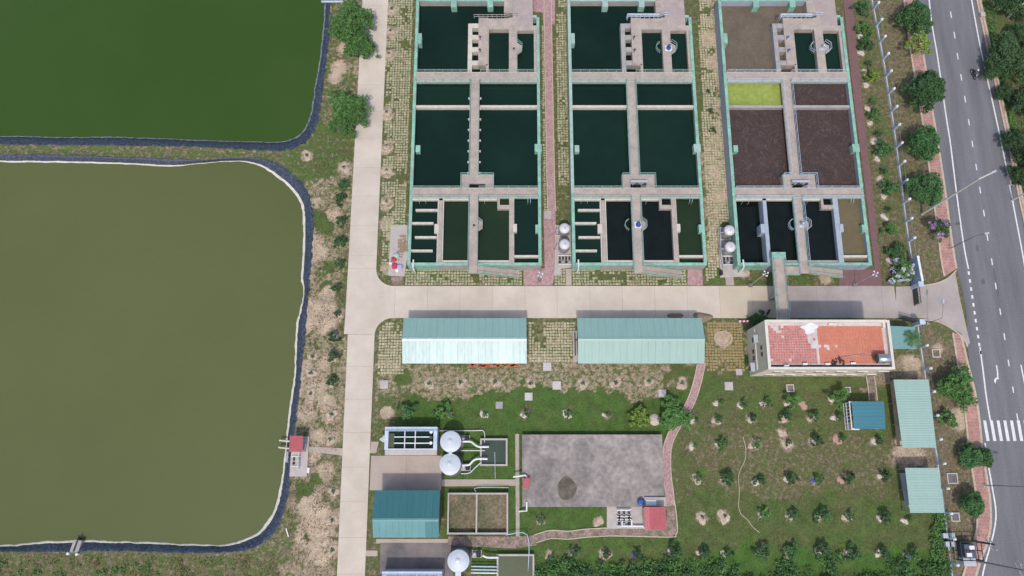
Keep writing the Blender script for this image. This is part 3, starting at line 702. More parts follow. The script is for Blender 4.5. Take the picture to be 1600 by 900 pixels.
    fr = MB(); c_ = [(pf[0] + X, pf[1]), (pf[0] + X, pf[3]), (cx - .8 + X, pf[3])]; railing(c_, TOP + .05, h=1.1, mb=rails)
    railing([(cx + .8 + X, pf[3]), (pf[2] + X, pf[3]), (pf[2] + X, pf[1])], TOP + .05, h=1.1, mb=rails)
    for a_ in ((pf[0] - .05, pf[3], cx - .7, pf[3] + .1), (cx + .7, pf[3], pf[2] + .05, pf[3] + .1)): bx('platform_edge', a_, TOP - .3, TOP + .12, mintpale)
    if ix > 0:
        g_ = part('sluice_gear', MB().box(op[0] + X - .1, op[3] - .1, op[2] + X + .1, op[3] + .25, TOP + .05, TOP + .9), steelw, t)
        for k in range(4):
            xk = op[0] + X + .3 + k * .65; part('hand_wheel', MB().lathe(xk, op[3] - .35, [(.05, TOP + .05), (.05, TOP + .8), (.2, TOP + .82), (.2, TOP + .88)], 8), dark if k % 2 else steel, t)
    # northern sedimentation group
    c0 = rb(971, 36, 979, 113); bx('partition_wall', (c0[0], 64.61, c0[2] - .15, c0[3]), 0, TOP - .15, beam if ix == 0 else wallc)
    dk = rb(987, 28, 1002, 100); bx('platform', (dk[0], dk[1], dk[2], dk[3]), .5, TOP + .05, deck)
    x0, x1 = c0[2] - .14, dk[0] - .01
    ylev = [P(985, v_, 3)[1] for v_ in (36, 43, 54, 61, 73, 80, 94, 101)]
    for k in range(0, 8, 2): bx('channel_bridge', (x0, ylev[k + 1], x1, ylev[k]), .5, TOP - .12, beam if ix == 0 else wallc)
    for k in (1, 3, 5): bx('water', (x0, ylev[k + 1] - .05, x1, ylev[k] + .05), .4, 1.7, cols[0] if ix == 2 else w_black)
    bx('channel_bridge', (dk[0] , ylev[7] - .02, dk[2], dk[1] - .001), .5, TOP - .12, deck)
    bx('water', (c0[2] - .3, 64.61, dk[2] + .2, ylev[7] + .3), .3, 1.5, w_black if ix < 2 else w_maroon)
    r = rb(979, 29, 1036, 46); bx('platform', (dk[2] + .001, r[1], r[2], r[3]), .5, TOP + .045, deck)
    cw = rb(1035, 27, 1048, 113); bx('walkway', (cw[0], 64.62, cw[2], cw[3] - .1), .5, TOP + .06, deck)
    r2 = rb(1048, 40, 1080, 48); bx('platform', (cw[2] + .001, r2[1], WID - w - .01, r2[3]), .5, TOP + .04, deck)
    bx('partition_wall', (rb(1000, 48, 1005, 113)[0], 64.62, rb(1000, 48, 1005, 113)[2] - .1, r[1] - .001), .5, TOP - .12, deck)
    bx('partition_wall', (WID - w - .5, 64.62, WID - w - .05, r2[1] - .001), .5, TOP - .15, deck)
    o = part('railing', railing([(r[0] + X, r[3]), (r[2] + X - .8, r[3]), (r[2] + X, r[3] + .35), (cw[2] + X, r[3] + .35)], TOP + .05, h=1.1, step=.8, r=.05), bluew if ix else wallc, t)
    if ix: part('railing', railing([(r[0] + X, r[3] - .7), (r[0] + X, r[3]), (r[2] + X - .8, r[3])], TOP + .6, h=.8, step=.45, r=.06), bluew, t)
    # entrance tower platform in the north-east corner
    bx('stair_tower', (15.12, rb(1031, 0, 1047, 20)[1], 16.6, 81), 0, TOP + .05, deck)
    nt_ = rb(1046, 10, 1070, 41); bx('stair_tower', (16.61, nt_[1] + .05, nt_[2], 81), 0, TOP + .052, mat('tower_deck', (.40, .33, .31), (.30, .25, .24), .8, .9))
    bx('stair_tower', (nt_[2] + .01, 75.2, WID - .4, 75.6), 0, TOP, mint if ix == 2 else mintpale)
    bx('dark_opening', (nt_[2] + .01, 73.75, WID - w, 75.2), .3, 1.2, w_black)
    mz = MB(); mz.box(15.7 + X, 78.9, 17.3 + X, 79.4, TOP + .05, TOP + .8); mz.box(15.4 + X, 78.3, 16.6 + X, 78.5, TOP + .05, TOP + .6)
    if ix: part('drive_unit', mz, steelw, t); part('control_cabinet', MB().box(17.6 + X, 78.7, 18.5 + X, 79.6, TOP + .06, TOP + 1.3), bluewall, t)
    for k, v_ in enumerate((62, 82)):
        yv = P(990, v_, 3)[1]; part('valve_stem', MB().lathe(dk[0] + .3 + X, yv, [(.06, TOP + .05), (.06, TOP + .9), (.18, TOP + .92), (.18, TOP + .98)], 8), dark if ix < 2 else bluep, t)
    # flight of steps down to the paving, along the south wall
    n = 18; xa, xb = cx + .70, P(1064, 427, 0)[0] - B2; ya_, yb_ = YS - 1.35, YS - .12; st = MB()
    for k in range(n):
        z = TOP * (1 - (k + 1) / (n + 1)); xs_ = xa + (xb - xa) * k / n; st.box(xs_ + X, ya_, xs_ + (xb - xa) / n + X, yb_, max(0, z - .35), z)
    part('steps', st, deck, t, stuff=True)
    rl = MB()
    for y_ in (ya_ - .03, yb_ + .03):
        for hh in (.1, 1.0): rl.tube([(xa + X, y_, TOP + hh), (xb + X, y_, .1 + hh)], .055 if hh < .5 else .04, 4)
        for k in range(7):
            f = k / 6; rl.tube([(xa + (xb - xa) * f + X, y_, TOP * (1 - f)), (xa + (xb - xa) * f + X, y_, TOP * (1 - f) + 1.05)], .035, 4)
    part('stair_railing', rl, mint, t)
    part('railing', rails, mintpale if ix < 2 else bluew, t)
    if ix == 2: bx('walkway', (P(1222, 412, 3)[0] - XO[2], YS - 1.5, cx - .67, YS - .2), TOP - .2, TOP + .06, deck); bx('walkway_edge', (P(1222, 412, 3)[0] - XO[2], YS - 1.62, cx - .67, YS - 1.51), TOP - .3, TOP + .16, mint)
    # inlet pipes at the south-west corner
    pi = MB().tube([(.9 + X, YS + .9, TOP - .1), (.9 + X, YS - .3, TOP + .1), (.9 + X, YS - .5, TOP - .6), (.9 + X, YS - .5, .1)], .13, 8)
    part('overflow_pipe', pi, white, t)
    # small ladders / brackets on the lower cells
    for px_ in (908, 918, 1078, 1082, 1010):
        xq = P(px_, 315, 3)[0] - B2; lb = MB()
        lb.tube([(xq + X, y3 - .2, TOP + .1), (xq + X, y3 - .9, TOP - .2), (xq + X, y3 - 1.0, TOP - 1)], .04, 4)
        part('ladder', lb, steelw, t)
    return t
for i in range(3): basin(i)

# elevated walkway from the right-hand basin over the road to the red-roofed building
BZ = 4.0
t = thing('footbridge', 'narrow concrete footbridge with mint edges crossing the road to the red-roofed building', 'footbridge', (*P(1210, 450, 0), 0))
q = RC(1210, 412, 1226, 495, BZ); yt = P(1215, 405, BZ)[1]; yb = P(1220, 502, BZ)[1]
x0, x1 = P(1208, 412, BZ)[0], P(1225, 412, BZ)[0]
part('deck', MB().box(x0, yb, x1, yt, BZ - .35, BZ), deck, t)
for sx in (x0 - .1, x1 - .02): part('parapet', MB().box(sx, yb, sx + .12, yt, BZ - .4, BZ + .12), mintpale, t)
for yy_ in (yt - .8, (yt + yb) / 2 - .5): part('pier', MB().box(x0 + .3, yy_ - .25, x1 - .3, yy_ + .25, -.2, BZ - .36), wallc, t)
part('landing', MB().box(x0 - .15, yt + .0, x1 + .3, yt + 1.1, BZ - .8, BZ + .25), mint, t)
part('railing', railing([(x0, yb), (x0, yt)], BZ, 1.0, 2, .03, railing([(x1, yb), (x1, yt)], BZ, 1.0, 2, .03)), wallc, t)

# ------------------------------------------------------------------ sheet-roofed sheds
def sheet(u0, u1, e0, e1, ribs=5, axis='x', th=.05):
    # corrugated sheet between u0..u1 (along the eave); e0=(v,z) eave, e1=(v,z) ridge
    mb = MB(); n = ribs * 4; v = []; f = []
    for i in range(n + 1):
        u = u0 + (u1 - u0) * i / n; dz = .03 if i % 4 in (1, 2) else 0
        for (vv, zz) in (e0, e1):
            v.append((u, vv, zz + dz) if axis == 'x' else (vv, u, zz + dz))
    for i in range(n): f.append((2 * i, 2 * i + 2, 2 * i + 3, 2 * i + 1))
    return mb.add(v, f)
def shed(label, x0, x1, y0, y1, yr, ez, rz, mN, mS, n, cat='shed', group=None, walls=None, post=steel, patch=None, nm='metal_shed'):
    t = thing(nm, label, cat, ((x0 + x1) / 2, (y0 + y1) / 2, 0), group)
    for k in range(n):
        a, b = x0 + (x1 - x0) * k / n, x0 + (x1 - x0) * (k + 1) / n - .015; dz = .012 * (k % 2)
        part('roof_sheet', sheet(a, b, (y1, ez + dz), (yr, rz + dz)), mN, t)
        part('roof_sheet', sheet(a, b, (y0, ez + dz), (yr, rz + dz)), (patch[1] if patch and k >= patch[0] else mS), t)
    part('ridge_cap', MB().add([(x0, yr - .25, rz + .0), (x1, yr - .25, rz + .0), (x1, yr, rz + .11), (x0, yr, rz + .11), (x1, yr + .25, rz + .0), (x0, yr + .25, rz + .0)], [(0, 1, 2, 3), (3, 2, 4, 5)]), mS, t)
    i = .35
    if walls:
        for (a, b, c, d) in ((x0 + i, y0 + i, x0 + i + .15, y1 - i), (x1 - i - .15, y0 + i, x1 - i, y1 - i), (x0 + i + .16, y0 + i, x1 - i - .16, y0 + i + .15), (x0 + i + .16, y1 - i - .15, x1 - i - .16, y1 - i)):
            part('wall', MB().box(a, b, c, d, -.1, ez - .06), walls, t)
    else:
        m_ = max(2, round((x1 - x0) / 4.5))
        for k in range(m_ + 1):
            for yy_ in (y0 + .4, y1 - .4):
                xk = x0 + .3 + (x1 - x0 - .6) * k / m_; part('post', MB().box(xk - .08, yy_ - .08, xk + .08, yy_ + .08, -.1, ez - .02), post, t)
            part('truss', MB().box(xk - .05, y0 + .3, xk + .05, y1 - .3, ez - .28, ez - .1), post, t)
    return t
EZ = 3.6
def shedpx(xa, xb, ya, yr_, yb_, ez, rz, **k):
    X0 = P(xa, yb_, ez)[0]; X1 = P(xb, yb_, ez)[0]
    return dict(x0=X0, x1=X1, y0=P(800, yb_, ez)[1], y1=P(800, ya, ez)[1], yr=P(800, yr_, rz)[1], ez=ez, rz=rz)
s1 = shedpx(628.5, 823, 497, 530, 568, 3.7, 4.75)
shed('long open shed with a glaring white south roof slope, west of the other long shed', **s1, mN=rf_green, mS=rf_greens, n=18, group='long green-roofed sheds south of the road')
s2 = shedpx(903, 1101, 497, 530, 568, 3.7, 4.75)
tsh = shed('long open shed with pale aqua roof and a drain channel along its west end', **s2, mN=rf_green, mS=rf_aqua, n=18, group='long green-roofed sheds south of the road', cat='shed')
s3 = shedpx(583, 686, 766, 812, 840, 4.4, 5.6)
shed('dark teal gabled shed with one unfaded roof patch beside the concrete lane', **s3, mN=rf_teal, mS=rf_teal2, n=10, walls=mat('shed_cladding', (.33, .33, .34), (.26, .26, .27), 1), patch=(8, mat('unfaded_teal_sheet', (.06, .20, .205), (.05, .17, .18), .3, .45)))
# orange bricks stacked along the first shed, and clutter
o = thing('brick_row', 'orange bricks lying in a low row along the south eave of the left long shed', 'bricks', (*P(775, 570), 0))
bm_ = MB(); ory = mat('orange_brick', (.55, .17, .07), (.42, .14, .07), 3, .9, fine=.3)
for k in range(90):
    px = random.uniform(732, 812); p = P(px, 571.0 + random.uniform(-2.5, 1.8)); bm_.obox(p[0], p[1], .42, .2, .0 + random.choice((0, .12)), .14 + random.choice((0, .12)), random.uniform(-.5, .5))
part('bricks', bm_, ory, o, stuff=True)
ch = thing('drain_channel', 'narrow drain trough with dark pipes at the west end of the aqua-roofed shed', 'drain', (*P(898, 540), 0))
q = RC(895, 517, 902, 566); part('trough', MB().box(q[0], q[1], q[0] + .12, q[3], -.1, .25).box(q[2] - .1, q[1], q[2], q[3], -.1, .25).box(q[0] + .12, q[1], q[2] - .1, q[3], -.1, .08), MATS['pad_concrete'], ch)
part('pipe', MB().tube([(q[0] + .35, q[1] + 1, .3), (q[0] + .35, q[3] - .3, .3)], .09, 6).tube([(q[0] + .35, (q[1] + q[3]) / 2 + 1, .3), (q[2], (q[1] + q[3]) / 2 + 1, .3)], .08, 6), dark, ch)

def lean(label, corners, zl, zr, m, n, cat='shelter', frame=steel, nm='shelter', group=None):
    # mono-pitch roof; corners px TL,TR,BR,BL read at heights zl (left) and zr (right)
    TL, TR = P(*corners[0], zl), P(*corners[1], zr); BR, BL = P(*corners[2], zr), P(*corners[3], zl)
    c = [(TL[i] + TR[i] + BR[i] + BL[i]) / 4 for i in (0, 1)]
    t = thing(nm, label, cat, (*c, 0), group)
    lp = lambda a, b, f: tuple(a[i] + (b[i] - a[i]) * f for i in range(len(a)))
    TL, TR, BR, BL = (*TL, zl), (*TR, zr), (*BR, zr), (*BL, zl)
    for k in range(n):
        f0, f1 = k / n, (k + 1) / n + .004; dq = .008 * (k % 2)
        a, b, c_, d = lp(TL, BL, f0), lp(TR, BR, f0), lp(TR, BR, f1), lp(TL, BL, f1); mb = MB(); v = []; f = []
        for i in range(13):
            g_ = i / 12; dz = .022 if i % 3 == 1 else 0
            e, h = lp(a, d, g_), lp(b, c_, g_); v += [(e[0], e[1], e[2] + dz + dq), (h[0], h[1], h[2] + dz + dq)]
        for i in range(12): f.append((2 * i, 2 * i + 1, 2 * i + 3, 2 * i + 2))
        part('roof_sheet', mb.add(v, f), m, t)
    m_ = max(2, round(math.dist(TL, BL) / 3))
    for k in range(m_ + 1):
        fk = .03 + .94 * k / m_; a, b = lp(TL, BL, fk), lp(TR, BR, fk); a, b = lp(a, b, .05), lp(a, b, .95)
        for p in (a, b): part('post', MB().box(p[0] - .07, p[1] - .07, p[0] + .07, p[1] + .07, -.1, p[2] - .03), frame, t)
        part('rafter', MB().tube([(a[0], a[1], a[2] - .09), (b[0], b[1], b[2] - .09)], .05, 4), frame, t)
    return t
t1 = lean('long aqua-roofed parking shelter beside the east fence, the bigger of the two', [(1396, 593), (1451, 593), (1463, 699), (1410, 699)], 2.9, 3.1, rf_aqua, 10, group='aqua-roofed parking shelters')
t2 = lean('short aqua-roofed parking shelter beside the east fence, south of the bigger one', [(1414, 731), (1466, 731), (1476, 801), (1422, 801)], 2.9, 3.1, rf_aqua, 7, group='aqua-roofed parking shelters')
lean('small blue-roofed shelter with white end frame on the lawn south of the red-roofed building', [(1330, 627), (1381, 627), (1384, 670), (1335, 670)], 2.7, 2.9, rf_blue, 5, frame=white)
lean('low green lean-to roof at the east end of the red-roofed building', [(1390, 509), (1430, 511), (1434, 545), (1395, 545)], 3.0, 2.8, rf_annex, 4, frame=whitepar)
p = P(1328, 648, 1.0)
e = thing('end_screen', 'white barred screen at the west end of the small blue-roofed shelter', 'screen', (*p, 0))
a_, b_ = P(1325, 629, 1.8), P(1329, 671, 1.8)
mbx = MB()
for z in (.2, 1.1, 2.3): mbx.tube([(*a_, z), (*b_, z)], .10, 4)
for k in range(9):
    x_, y_ = a_[0] + (b_[0] - a_[0]) * k / 8, a_[1] + (b_[1] - a_[1]) * k / 8; mbx.tube([(x_, y_, 0), (x_, y_, 2.35)], .06, 4)
mbx.box(a_[0] - .1, a_[1] - .1, a_[0] + 1.1, a_[1] + .15, 2.2, 2.35).box(b_[0] - .1, b_[1] - .1, b_[0] + 1.1, b_[1] + .15, 2.2, 2.35)
part('screen_bars', mbx, white, e)
# low walls at the west of the parking shelters
for lab, a_, b_, mm in (('low tan wall along the west side of the bigger aqua parking shelter', (1392, 596), (1403, 698), kerb), ('low blue-grey wall along the west side of the shorter aqua parking shelter', (1407, 739), (1416, 792), bluewall)):
    A, B_ = P(*a_), P(*b_); o = thing('low_wall', lab, 'wall', (*A, 0)); d = Vector((B_[0] - A[0], B_[1] - A[1])); L_ = d.length; an = math.atan2(d.y, d.x)
    part('wall', MB().obox((A[0] + B_[0]) / 2, (A[1] + B_[1]) / 2, L_, .28, -.1, 1.0, an), mm, o); part('coping', MB().obox((A[0] + B_[0]) / 2, (A[1] + B_[1]) / 2, L_, .4, 1.0, 1.1, an), mm, o)

# ------------------------------------------------------------------ red-roofed two-storey building
BH = 8.2; PH = 8.8
bl = P(1169, 588); tl = P(1164, 515)
TLc, BRc = P(1195, 500, PH), P(1397, 576, PH)
X0, Y1 = P(1195, 500, PH); X1 = P(1394, 540, PH)[0]; Y0 = P(1300, 576.5, PH)[1]
t = thing('office_building', 'two-storey cream building with red tiled flat roof, patched white at its west end', 'building', ((X0 + X1) / 2, (Y0 + Y1) / 2, 0))
wt = .3
wl = {}
for k, (a, b, c, d) in {'w': (X0, Y0, X0 + wt, Y1), 'e': (X1 - wt, Y0, X1, Y1), 's': (X0 + wt + .002, Y0, X1 - wt - .002, Y0 + wt), 'n': (X0 + wt + .002, Y1 - wt, X1 - wt - .002, Y1)}.items():
    wl[k] = part('wall', MB().box(a, b, c, d, -.2, PH - .12), cream, t)
    part('parapet_cap', MB().box(a - .05, b - .05, c + .05 * (k in 'we'), d + .05 * (k in 'n'), PH - .12 + (.003 if k in 'we' else 0), PH + (.003 if k in 'we' else 0)), whitepar, wl[k])
part('roof_slab', MB().box(X0 + wt, Y0 + wt, X1 - wt, Y1 - wt, BH - .6, BH - .12), mortar, t)
# roof tiles: alike pieces too small to pick apart
for lab, fx0, fx1, mm, st, gp in (('', 0, .415, tileB, .38, .055), ('', .418, 1, tileA, .40, .03)):
    mb = MB(); xa = X0 + wt + .35 + (X1 - X0 - 2 * wt - .5) * fx0; xb = X0 + wt + .15 + (X1 - X0 - 2 * wt - .5) * fx1
    ny = int((Y1 - Y0 - 2 * wt - .7) / st); nx = int((xb - xa) / st)
    for i in range(nx):
        for j in range(ny):
            x_, y_ = xa + i * st, Y0 + wt + .55 + j * st
            n_ = noise.noise((x_ * .35, y_ * .5, 12)) + .5 * noise.noise((x_ * 1.2, y_ * 1.2, 3))
            z = BH - .075 + random.uniform(0, .012)
            if fx0 == 0:
                north = (y_ - Y0) / (Y1 - Y0)
                if n_ + .5 * max(0, ((x_ - X0) / (X1 - X0) - .27) / .15 - .3) + random.uniform(-.22, .22) > .36 - .8 * max(0, north - .55): z = BH - .13                    # mortar washed over
                if north > .9: z = BH - .13
            elif n_ + random.uniform(-.12, .12) > .70 - .9 * max(0, (y_ - Y0) / (Y1 - Y0) - .82): z = BH - .13
            if (i * st + xa < X1 - .8 or True): mb.box(x_, y_, x_ + st - gp, y_ + st - gp, BH - .13, z)
    part('roof_tiles', mb, mm, t, stuff=True)
part('gutter', MB().box(X0 + wt + .2, Y0 + wt + .02, X1 - wt - .1, Y0 + wt + .4, BH - .12, BH - .09), dark, t)
def win(k, u, z0, z1, wdt):
    if k == 'w': f = MB().box(X0 - .06, u, X0 + .02, u + wdt, z0, z1); g_ = MB().box(X0 - .075, u + .1, X0 - .05, u + wdt - .1, z0 + .1, z1 - .1); s_ = MB().box(X0 - .4, u - .1, X0, u + wdt + .1, z1 + .1, z1 + .2)
    else: f = MB().box(u, Y0 - .03, u + wdt, Y0 + .02, z0, z1); g_ = MB().box(u + .1, Y0 - .045, u + wdt - .1, Y0 - .02, z0 + .1, z1 - .1); s_ = MB().box(u - .05, Y0 - .12, u + wdt + .05, Y0, z1 + .1, z1 + .16)
    o = part('window', f, whitepar, t); part('pane', g_, glass, o); part('sunshade', s_, whitepar, o)
for u, z in ((Y0 + 2.2, 1.2), (Y0 + 2.2, 5.0), (Y0 + 3.2, 1.2), (Y0 + 3.2, 5.0)):
    f = part('window', MB().box(X0 - .05, u, X0 + .02, u + .6, z + 1, z + 1.8), dark, t); part('pane', MB().box(X0 - .07, u + .08, X0 - .04, u + .52, z + 1.08, z + 1.72), glass, f)
for k in range(6):
    for z in (1.0, 4.8): win('s', X0 + 1.6 + k * 3.1, z, z + 1.4, 1.5)
part('ledge', MB().box(X0 - .12, Y0 + .5, X0, Y1 - .5, 3.9, 4.05), whitepar, t)
ac = thing('air_conditioner', 'grey air-conditioning unit on the west wall of the cream building, the upper one', 'air conditioner', (X0 - .4, Y0 + 5, 4.6), 'air conditioners')
part('casing', MB().box(X0 - .75, Y0 + 4.4, X0 - .08, Y0 + 5.6, 4.6, 5.5), steelw, ac); part('fan_grille', MB().box(X0 - .78, Y0 + 4.5, X0 - .74, Y0 + 5.2, 4.7, 5.4), dark, ac)
ac = thing('air_conditioner', 'grey air-conditioning unit near the south corner of the cream building', 'air conditioner', (X0 - .4, Y0 + .8, 1.5), 'air conditioners')
part('casing', MB().box(X0 - .75, Y0 + .4, X0 - .08, Y0 + 1.7, 2.2, 3.1), steelw, ac); part('fan_grille', MB().box(X0 - .78, Y0 + .5, X0 - .74, Y0 + 1.2, 2.3, 3.0), dark, ac)
# roof fittings
for i_, (px, py) in enumerate(((1228, 572), (1257, 569), (1292, 569), (1332, 568))):
    p = P(px, py, BH); part('vent_block', MB().box(p[0] - .35, p[1] - .15, p[0] + .35, p[1] + .12, BH - .12, BH + .35), white, t)
for (px, py, w_, d_) in ((1300, 507, 1.2, .35), (1380, 508, .4, .8)):
    p = P(px, py, BH); part('vent_block', MB().box(p[0] - w_ / 2, p[1] - d_ / 2, p[0] + w_ / 2, p[1] + d_ / 2, BH - .12, BH + .3), whitepar, t)
p = P(1265, 513, BH); wtc = MB()
v = [(p[0] + (1.1 + .25 * math.sin(3 * a) + .2 * math.sin(5 * a)) * math.cos(a) , p[1] + .8 * (1 + .2 * math.sin(2 * a)) * math.sin(a)) for a in [k * math.pi / 10 for k in range(20)]]
part('mortar_patch', wtc.prism(v, BH - .1, BH - .04), white, t)
p = P(1306, 566, BH); junk = MB(); random.seed(3)
for k in range(26): junk.obox(p[0] + random.gauss(0, .55), p[1] + random.gauss(0, .35), random.uniform(.1, .45), .12, BH - .1, BH + random.uniform(.05, .4), random.uniform(0, 3))
o = single('scrap_pile', junk, dark, 'small heap of dark scrap on the tiled roof near its south gutter', 'scrap')
hose = MB().tube([(*P(a, b, BH), BH + .02) for a, b in ((1315, 559), (1330, 556), (1350, 554), (1362, 558), (1372, 560))], .06, 5)
single('roof_pipe', hose, wallc, 'thin grey pipe running over the red tiles to the steel water tank', 'pipe')
wt_ = thing('water_tank', 'shiny horizontal steel water tank at the south-east corner of the red roof', 'water tank', (*P(1380, 560, BH), BH))
a_, b_ = P(1371, 560, BH + 1), P(1389, 560, BH + 1)
part('tank_body', MB().tube([(a_[0] - .1, a_[1], BH + 1), (a_[0], a_[1], BH + 1), (b_[0], b_[1], BH + 1)], .68, 18), mat('stainless_steel', (.60, .62, .68), (.45, .47, .52), 1, .22, metal=.9), wt_, True)
part('tank_end', MB().tube([(a_[0] - .35, a_[1], BH + 1), (a_[0] - .1, a_[1], BH + 1)], .35, 14, r2=.67), dark, wt_)
for xx_ in (a_[0] + .3, b_[0] - .3): part('stand', MB().box(xx_ - .06, a_[1] - .6, xx_ + .06, a_[1] + .6, BH - .1, BH + .5), dark, wt_)

# ------------------------------------------------------------------ public road
RD = mat
rl_ = [(1432, -60), (1447, 0), (1463, 60), (1476, 130), (1489, 220), (1505, 330), (1520, 420), (1532, 520), (1545, 640), (1552, 700), (1559, 770), (1560, 800), (1556, 840), (1545, 880), (1535, 930)]
leftedge = smooth_path(PP([(1455, -60), (1463, 0), (1475, 75), (1487, 150), (1496, 215), (1508, 290), (1522, 370), (1532, 430), (1540, 510), (1544, 600), (1548, 680), (1552, 730), (1557, 780), (1557, 820), (1550, 850), (1538, 900), (1525, 940)]), 4)
roadw = 14.5
def from_left(d): return offs(leftedge, d)
# outer asphalt polygon: west edge follows the kerb, east edge a straight line
west = PP([(1410, -60), (1420, -30), (1432, 20), (1442, 90), (1453, 160), (1463, 220), (1474, 290), (1482, 350), (1490, 405), (1500, 440), (1510, 490), (1512, 540), (1516, 575), (1526, 615), (1532, 650), (1537, 700), (1542, 740), (1547, 780), (1548, 820), (1542, 850), (1531, 880), (1515, 930)])
east = PP([(1517, -60), (1524, 0), (1548, 110), (1572, 220), (1590, 310), (1608, 400), (1650, 640), (1680, 800), (1705, 950)])
struct('road', MB().prism(smooth_path(west, 3) + smooth_path(east, 2)[::-1], -.12, .02), asphalt)
def mark(pts, w, z=.026, name='road_marking', m=paint): return MB().strip(pts, w, z - .01, z)
mk = []
def lane(pts, w): struct('road_marking', mark(smooth_path(PP(pts), 6), w), paint)
lane([(1448, -40), (1455, 30), (1465, 90), (1478, 180), (1485, 225), (1493, 290), (1501, 350), (1507, 390), (1513, 420)], .22)
lane([(1531, 542), (1536, 580), (1541, 620), (1547, 655), (1552, 675)], .22)
lane([(1539, 692), (1543, 720), (1550, 760), (1556, 800), (1553, 830), (1545, 860), (1537, 890), (1530, 930)], .22)
lane([(1512, -40), (1519, 5), (1533, 80), (1552, 165), (1570, 250), (1587, 340), (1600, 410), (1625, 560), (1640, 700)], .22)
def dash(a, b, w): struct('road_marking', mark(PP([a, b]), w), paint)
for k in range(11):
    y_ = 424 + k * 12.4; x_ = 1513.2 + (y_ - 424) * .147; dash((x_, y_), (x_ + .8, y_ + 5.5), .30)
for (x_, y_) in ((1485, 18), (1490.5, 50), (1495.5, 83), (1501, 116), (1507, 150), (1513, 186), (1518.5, 220), (1524.5, 256), (1530.5, 292), (1536.5, 328), (1542, 366), (1549, 404), (1555, 442), (1562, 482), (1568.5, 521), (1575, 562), (1582, 604)):
    dash((x_, y_), (x_ + 1.6, y_ + 10), .17)
dash((1588.5, 646), (1591, 660), .17); dash((1595, 570), (1601, 600), .2)
for k in range(9):
    x_ = 1536 + k * 10.5; struct('road_marking', MB().prism(PP([(x_, 657), (x_ + 4.6, 657), (x_ + 10.2, 689), (x_ + 5.4, 689)]), .01, .0262), paint)
ar = MB(); ar.strip(PP([(1557, 571), (1558.5, 582), (1559, 590)]), .2, .01, .026); ar.prism(PP([(1558.5, 586), (1561, 592), (1557, 593), (1555, 600), (1553, 595), (1554, 592), (1557, 590)]), .01, .0275)
struct('road_marking', ar, paint)
# tar patches
tar = mat('tar_stain', (.09, .09, .10), (.12, .12, .13), .8, .85)
def blob(px, py, rx, ry, z, seed=0):
    c = P(px, py); rnd = random.Random(seed); ph = [rnd.uniform(0, 6) for _ in range(3)]
    return [(c[0] + rx * (1 + .08 * math.sin(2 * a + ph[0]) + .06 * math.sin(5 * a + ph[1])) * math.cos(a), c[1] + ry * (1 + .08 * math.sin(3 * a + ph[2])) * math.sin(a)) for a in [k * math.pi / 12 for k in range(24)]]
for k, (px, py, rx, ry) in enumerate(((1527, 388, .3, .6), (1554, 430, .22, 1.1), (1558, 452, .22, 1.3), (1536, 440, .3, .5))): struct('tar_stain', MB().prism(blob(px, py, rx, ry, 0, k), .01, .0245), tar)
# pavements with kerbs on the west side
def sidewalk(Lp, Rp, cut=None):
    a = smooth_path(PP(Lp), 4); b = smooth_path(PP(Rp), 4)
    o = struct('pavement', MB().prism(a + b[::-1], -.1, .13), sidem)
    for line, mm, wd in ((a, kerb, .28), (b, kerb, .35)):
        # kerb stones
        acc = 0
        me_ = MB()
        for i in range(len(line) - 1):
            p0, p1 = Vector(line[i]), Vector(line[i + 1]); L_ = (p1 - p0).length; n = max(1, round(L_ / 1.0)); d = (p1 - p0) / n; an = math.atan2(d.y, d.x)
            for k in range(n):
                c = p0 + d * (k + .5); me_.obox(c.x, c.y, d.length - .03, wd, -.1, .15 + .004 * ((k + i) % 3), an)
        part('kerb_stones', me_, mm, o, stuff=True)
    return o
sidem = bpy.data.materials.new('pink_block_paving'); sidem.use_nodes = True
tt = sidem.node_tree; L = tt.links.new; bb = tt.nodes['Principled BSDF']
gg = nn(tt, 'ShaderNodeNewGeometry'); bk_ = nn(tt, 'ShaderNodeTexBrick'); bk_.inputs['Scale'].default_value = 1.0
bk_.inputs['Color1'].default_value = (.40, .20, .17, 1); bk_.inputs['Color2'].default_value = (.33, .16, .145, 1); bk_.inputs['Mortar'].default_value = (.38, .29, .25, 1)
bk_.inputs['Mortar Size'].default_value = .03; bk_.inputs['Brick Width'].default_value = .5; bk_.inputs['Row Height'].default_value = .5
nz = nn(tt, 'ShaderNodeTexNoise'); nz.inputs['Scale'].default_value = .7; nz.inputs['Detail'].default_value = 6; L(gg.outputs['Position'], nz.inputs['Vector']); L(gg.outputs['Position'], bk_.inputs['Vector'])
m3 = nn(tt, 'ShaderNodeMapRange'); m3.inputs[1].default_value = .3; m3.inputs[2].default_value = .7; m3.inputs[3].default_value = .8; m3.inputs[4].default_value = 1.2; L(nz.outputs[0], m3.inputs[0])
vs = nn(tt, 'ShaderNodeVectorMath', operation='SCALE'); L(bk_.outputs[0], vs.inputs[0]); L(m3.outputs[0], vs.inputs['Scale']); L(vs.outputs[0], bb.inputs['Base Color']); bb.inputs['Roughness'].default_value = .9
sidewalk([(1404, -60), (1415, 20), (1424, 90), (1436, 160), (1445, 220), (1455, 290), (1463, 350), (1470, 405), (1475, 432)], [(1421, -60), (1433, 20), (1443, 90), (1454, 160), (1464, 220), (1475, 290), (1483, 350), (1491, 405), (1494, 420)])
sidewalk([(1488, 520), (1496, 570), (1502, 610), (1508, 650), (1513, 700), (1519, 740), (1525, 780), (1526, 820), (1520, 850), (1510, 880), (1495, 930)], [(1501, 524), (1512, 570), (1522, 610), (1529, 650), (1534, 700), (1540, 740), (1546, 780), (1547, 820), (1541, 850), (1530, 880), (1515, 930)])
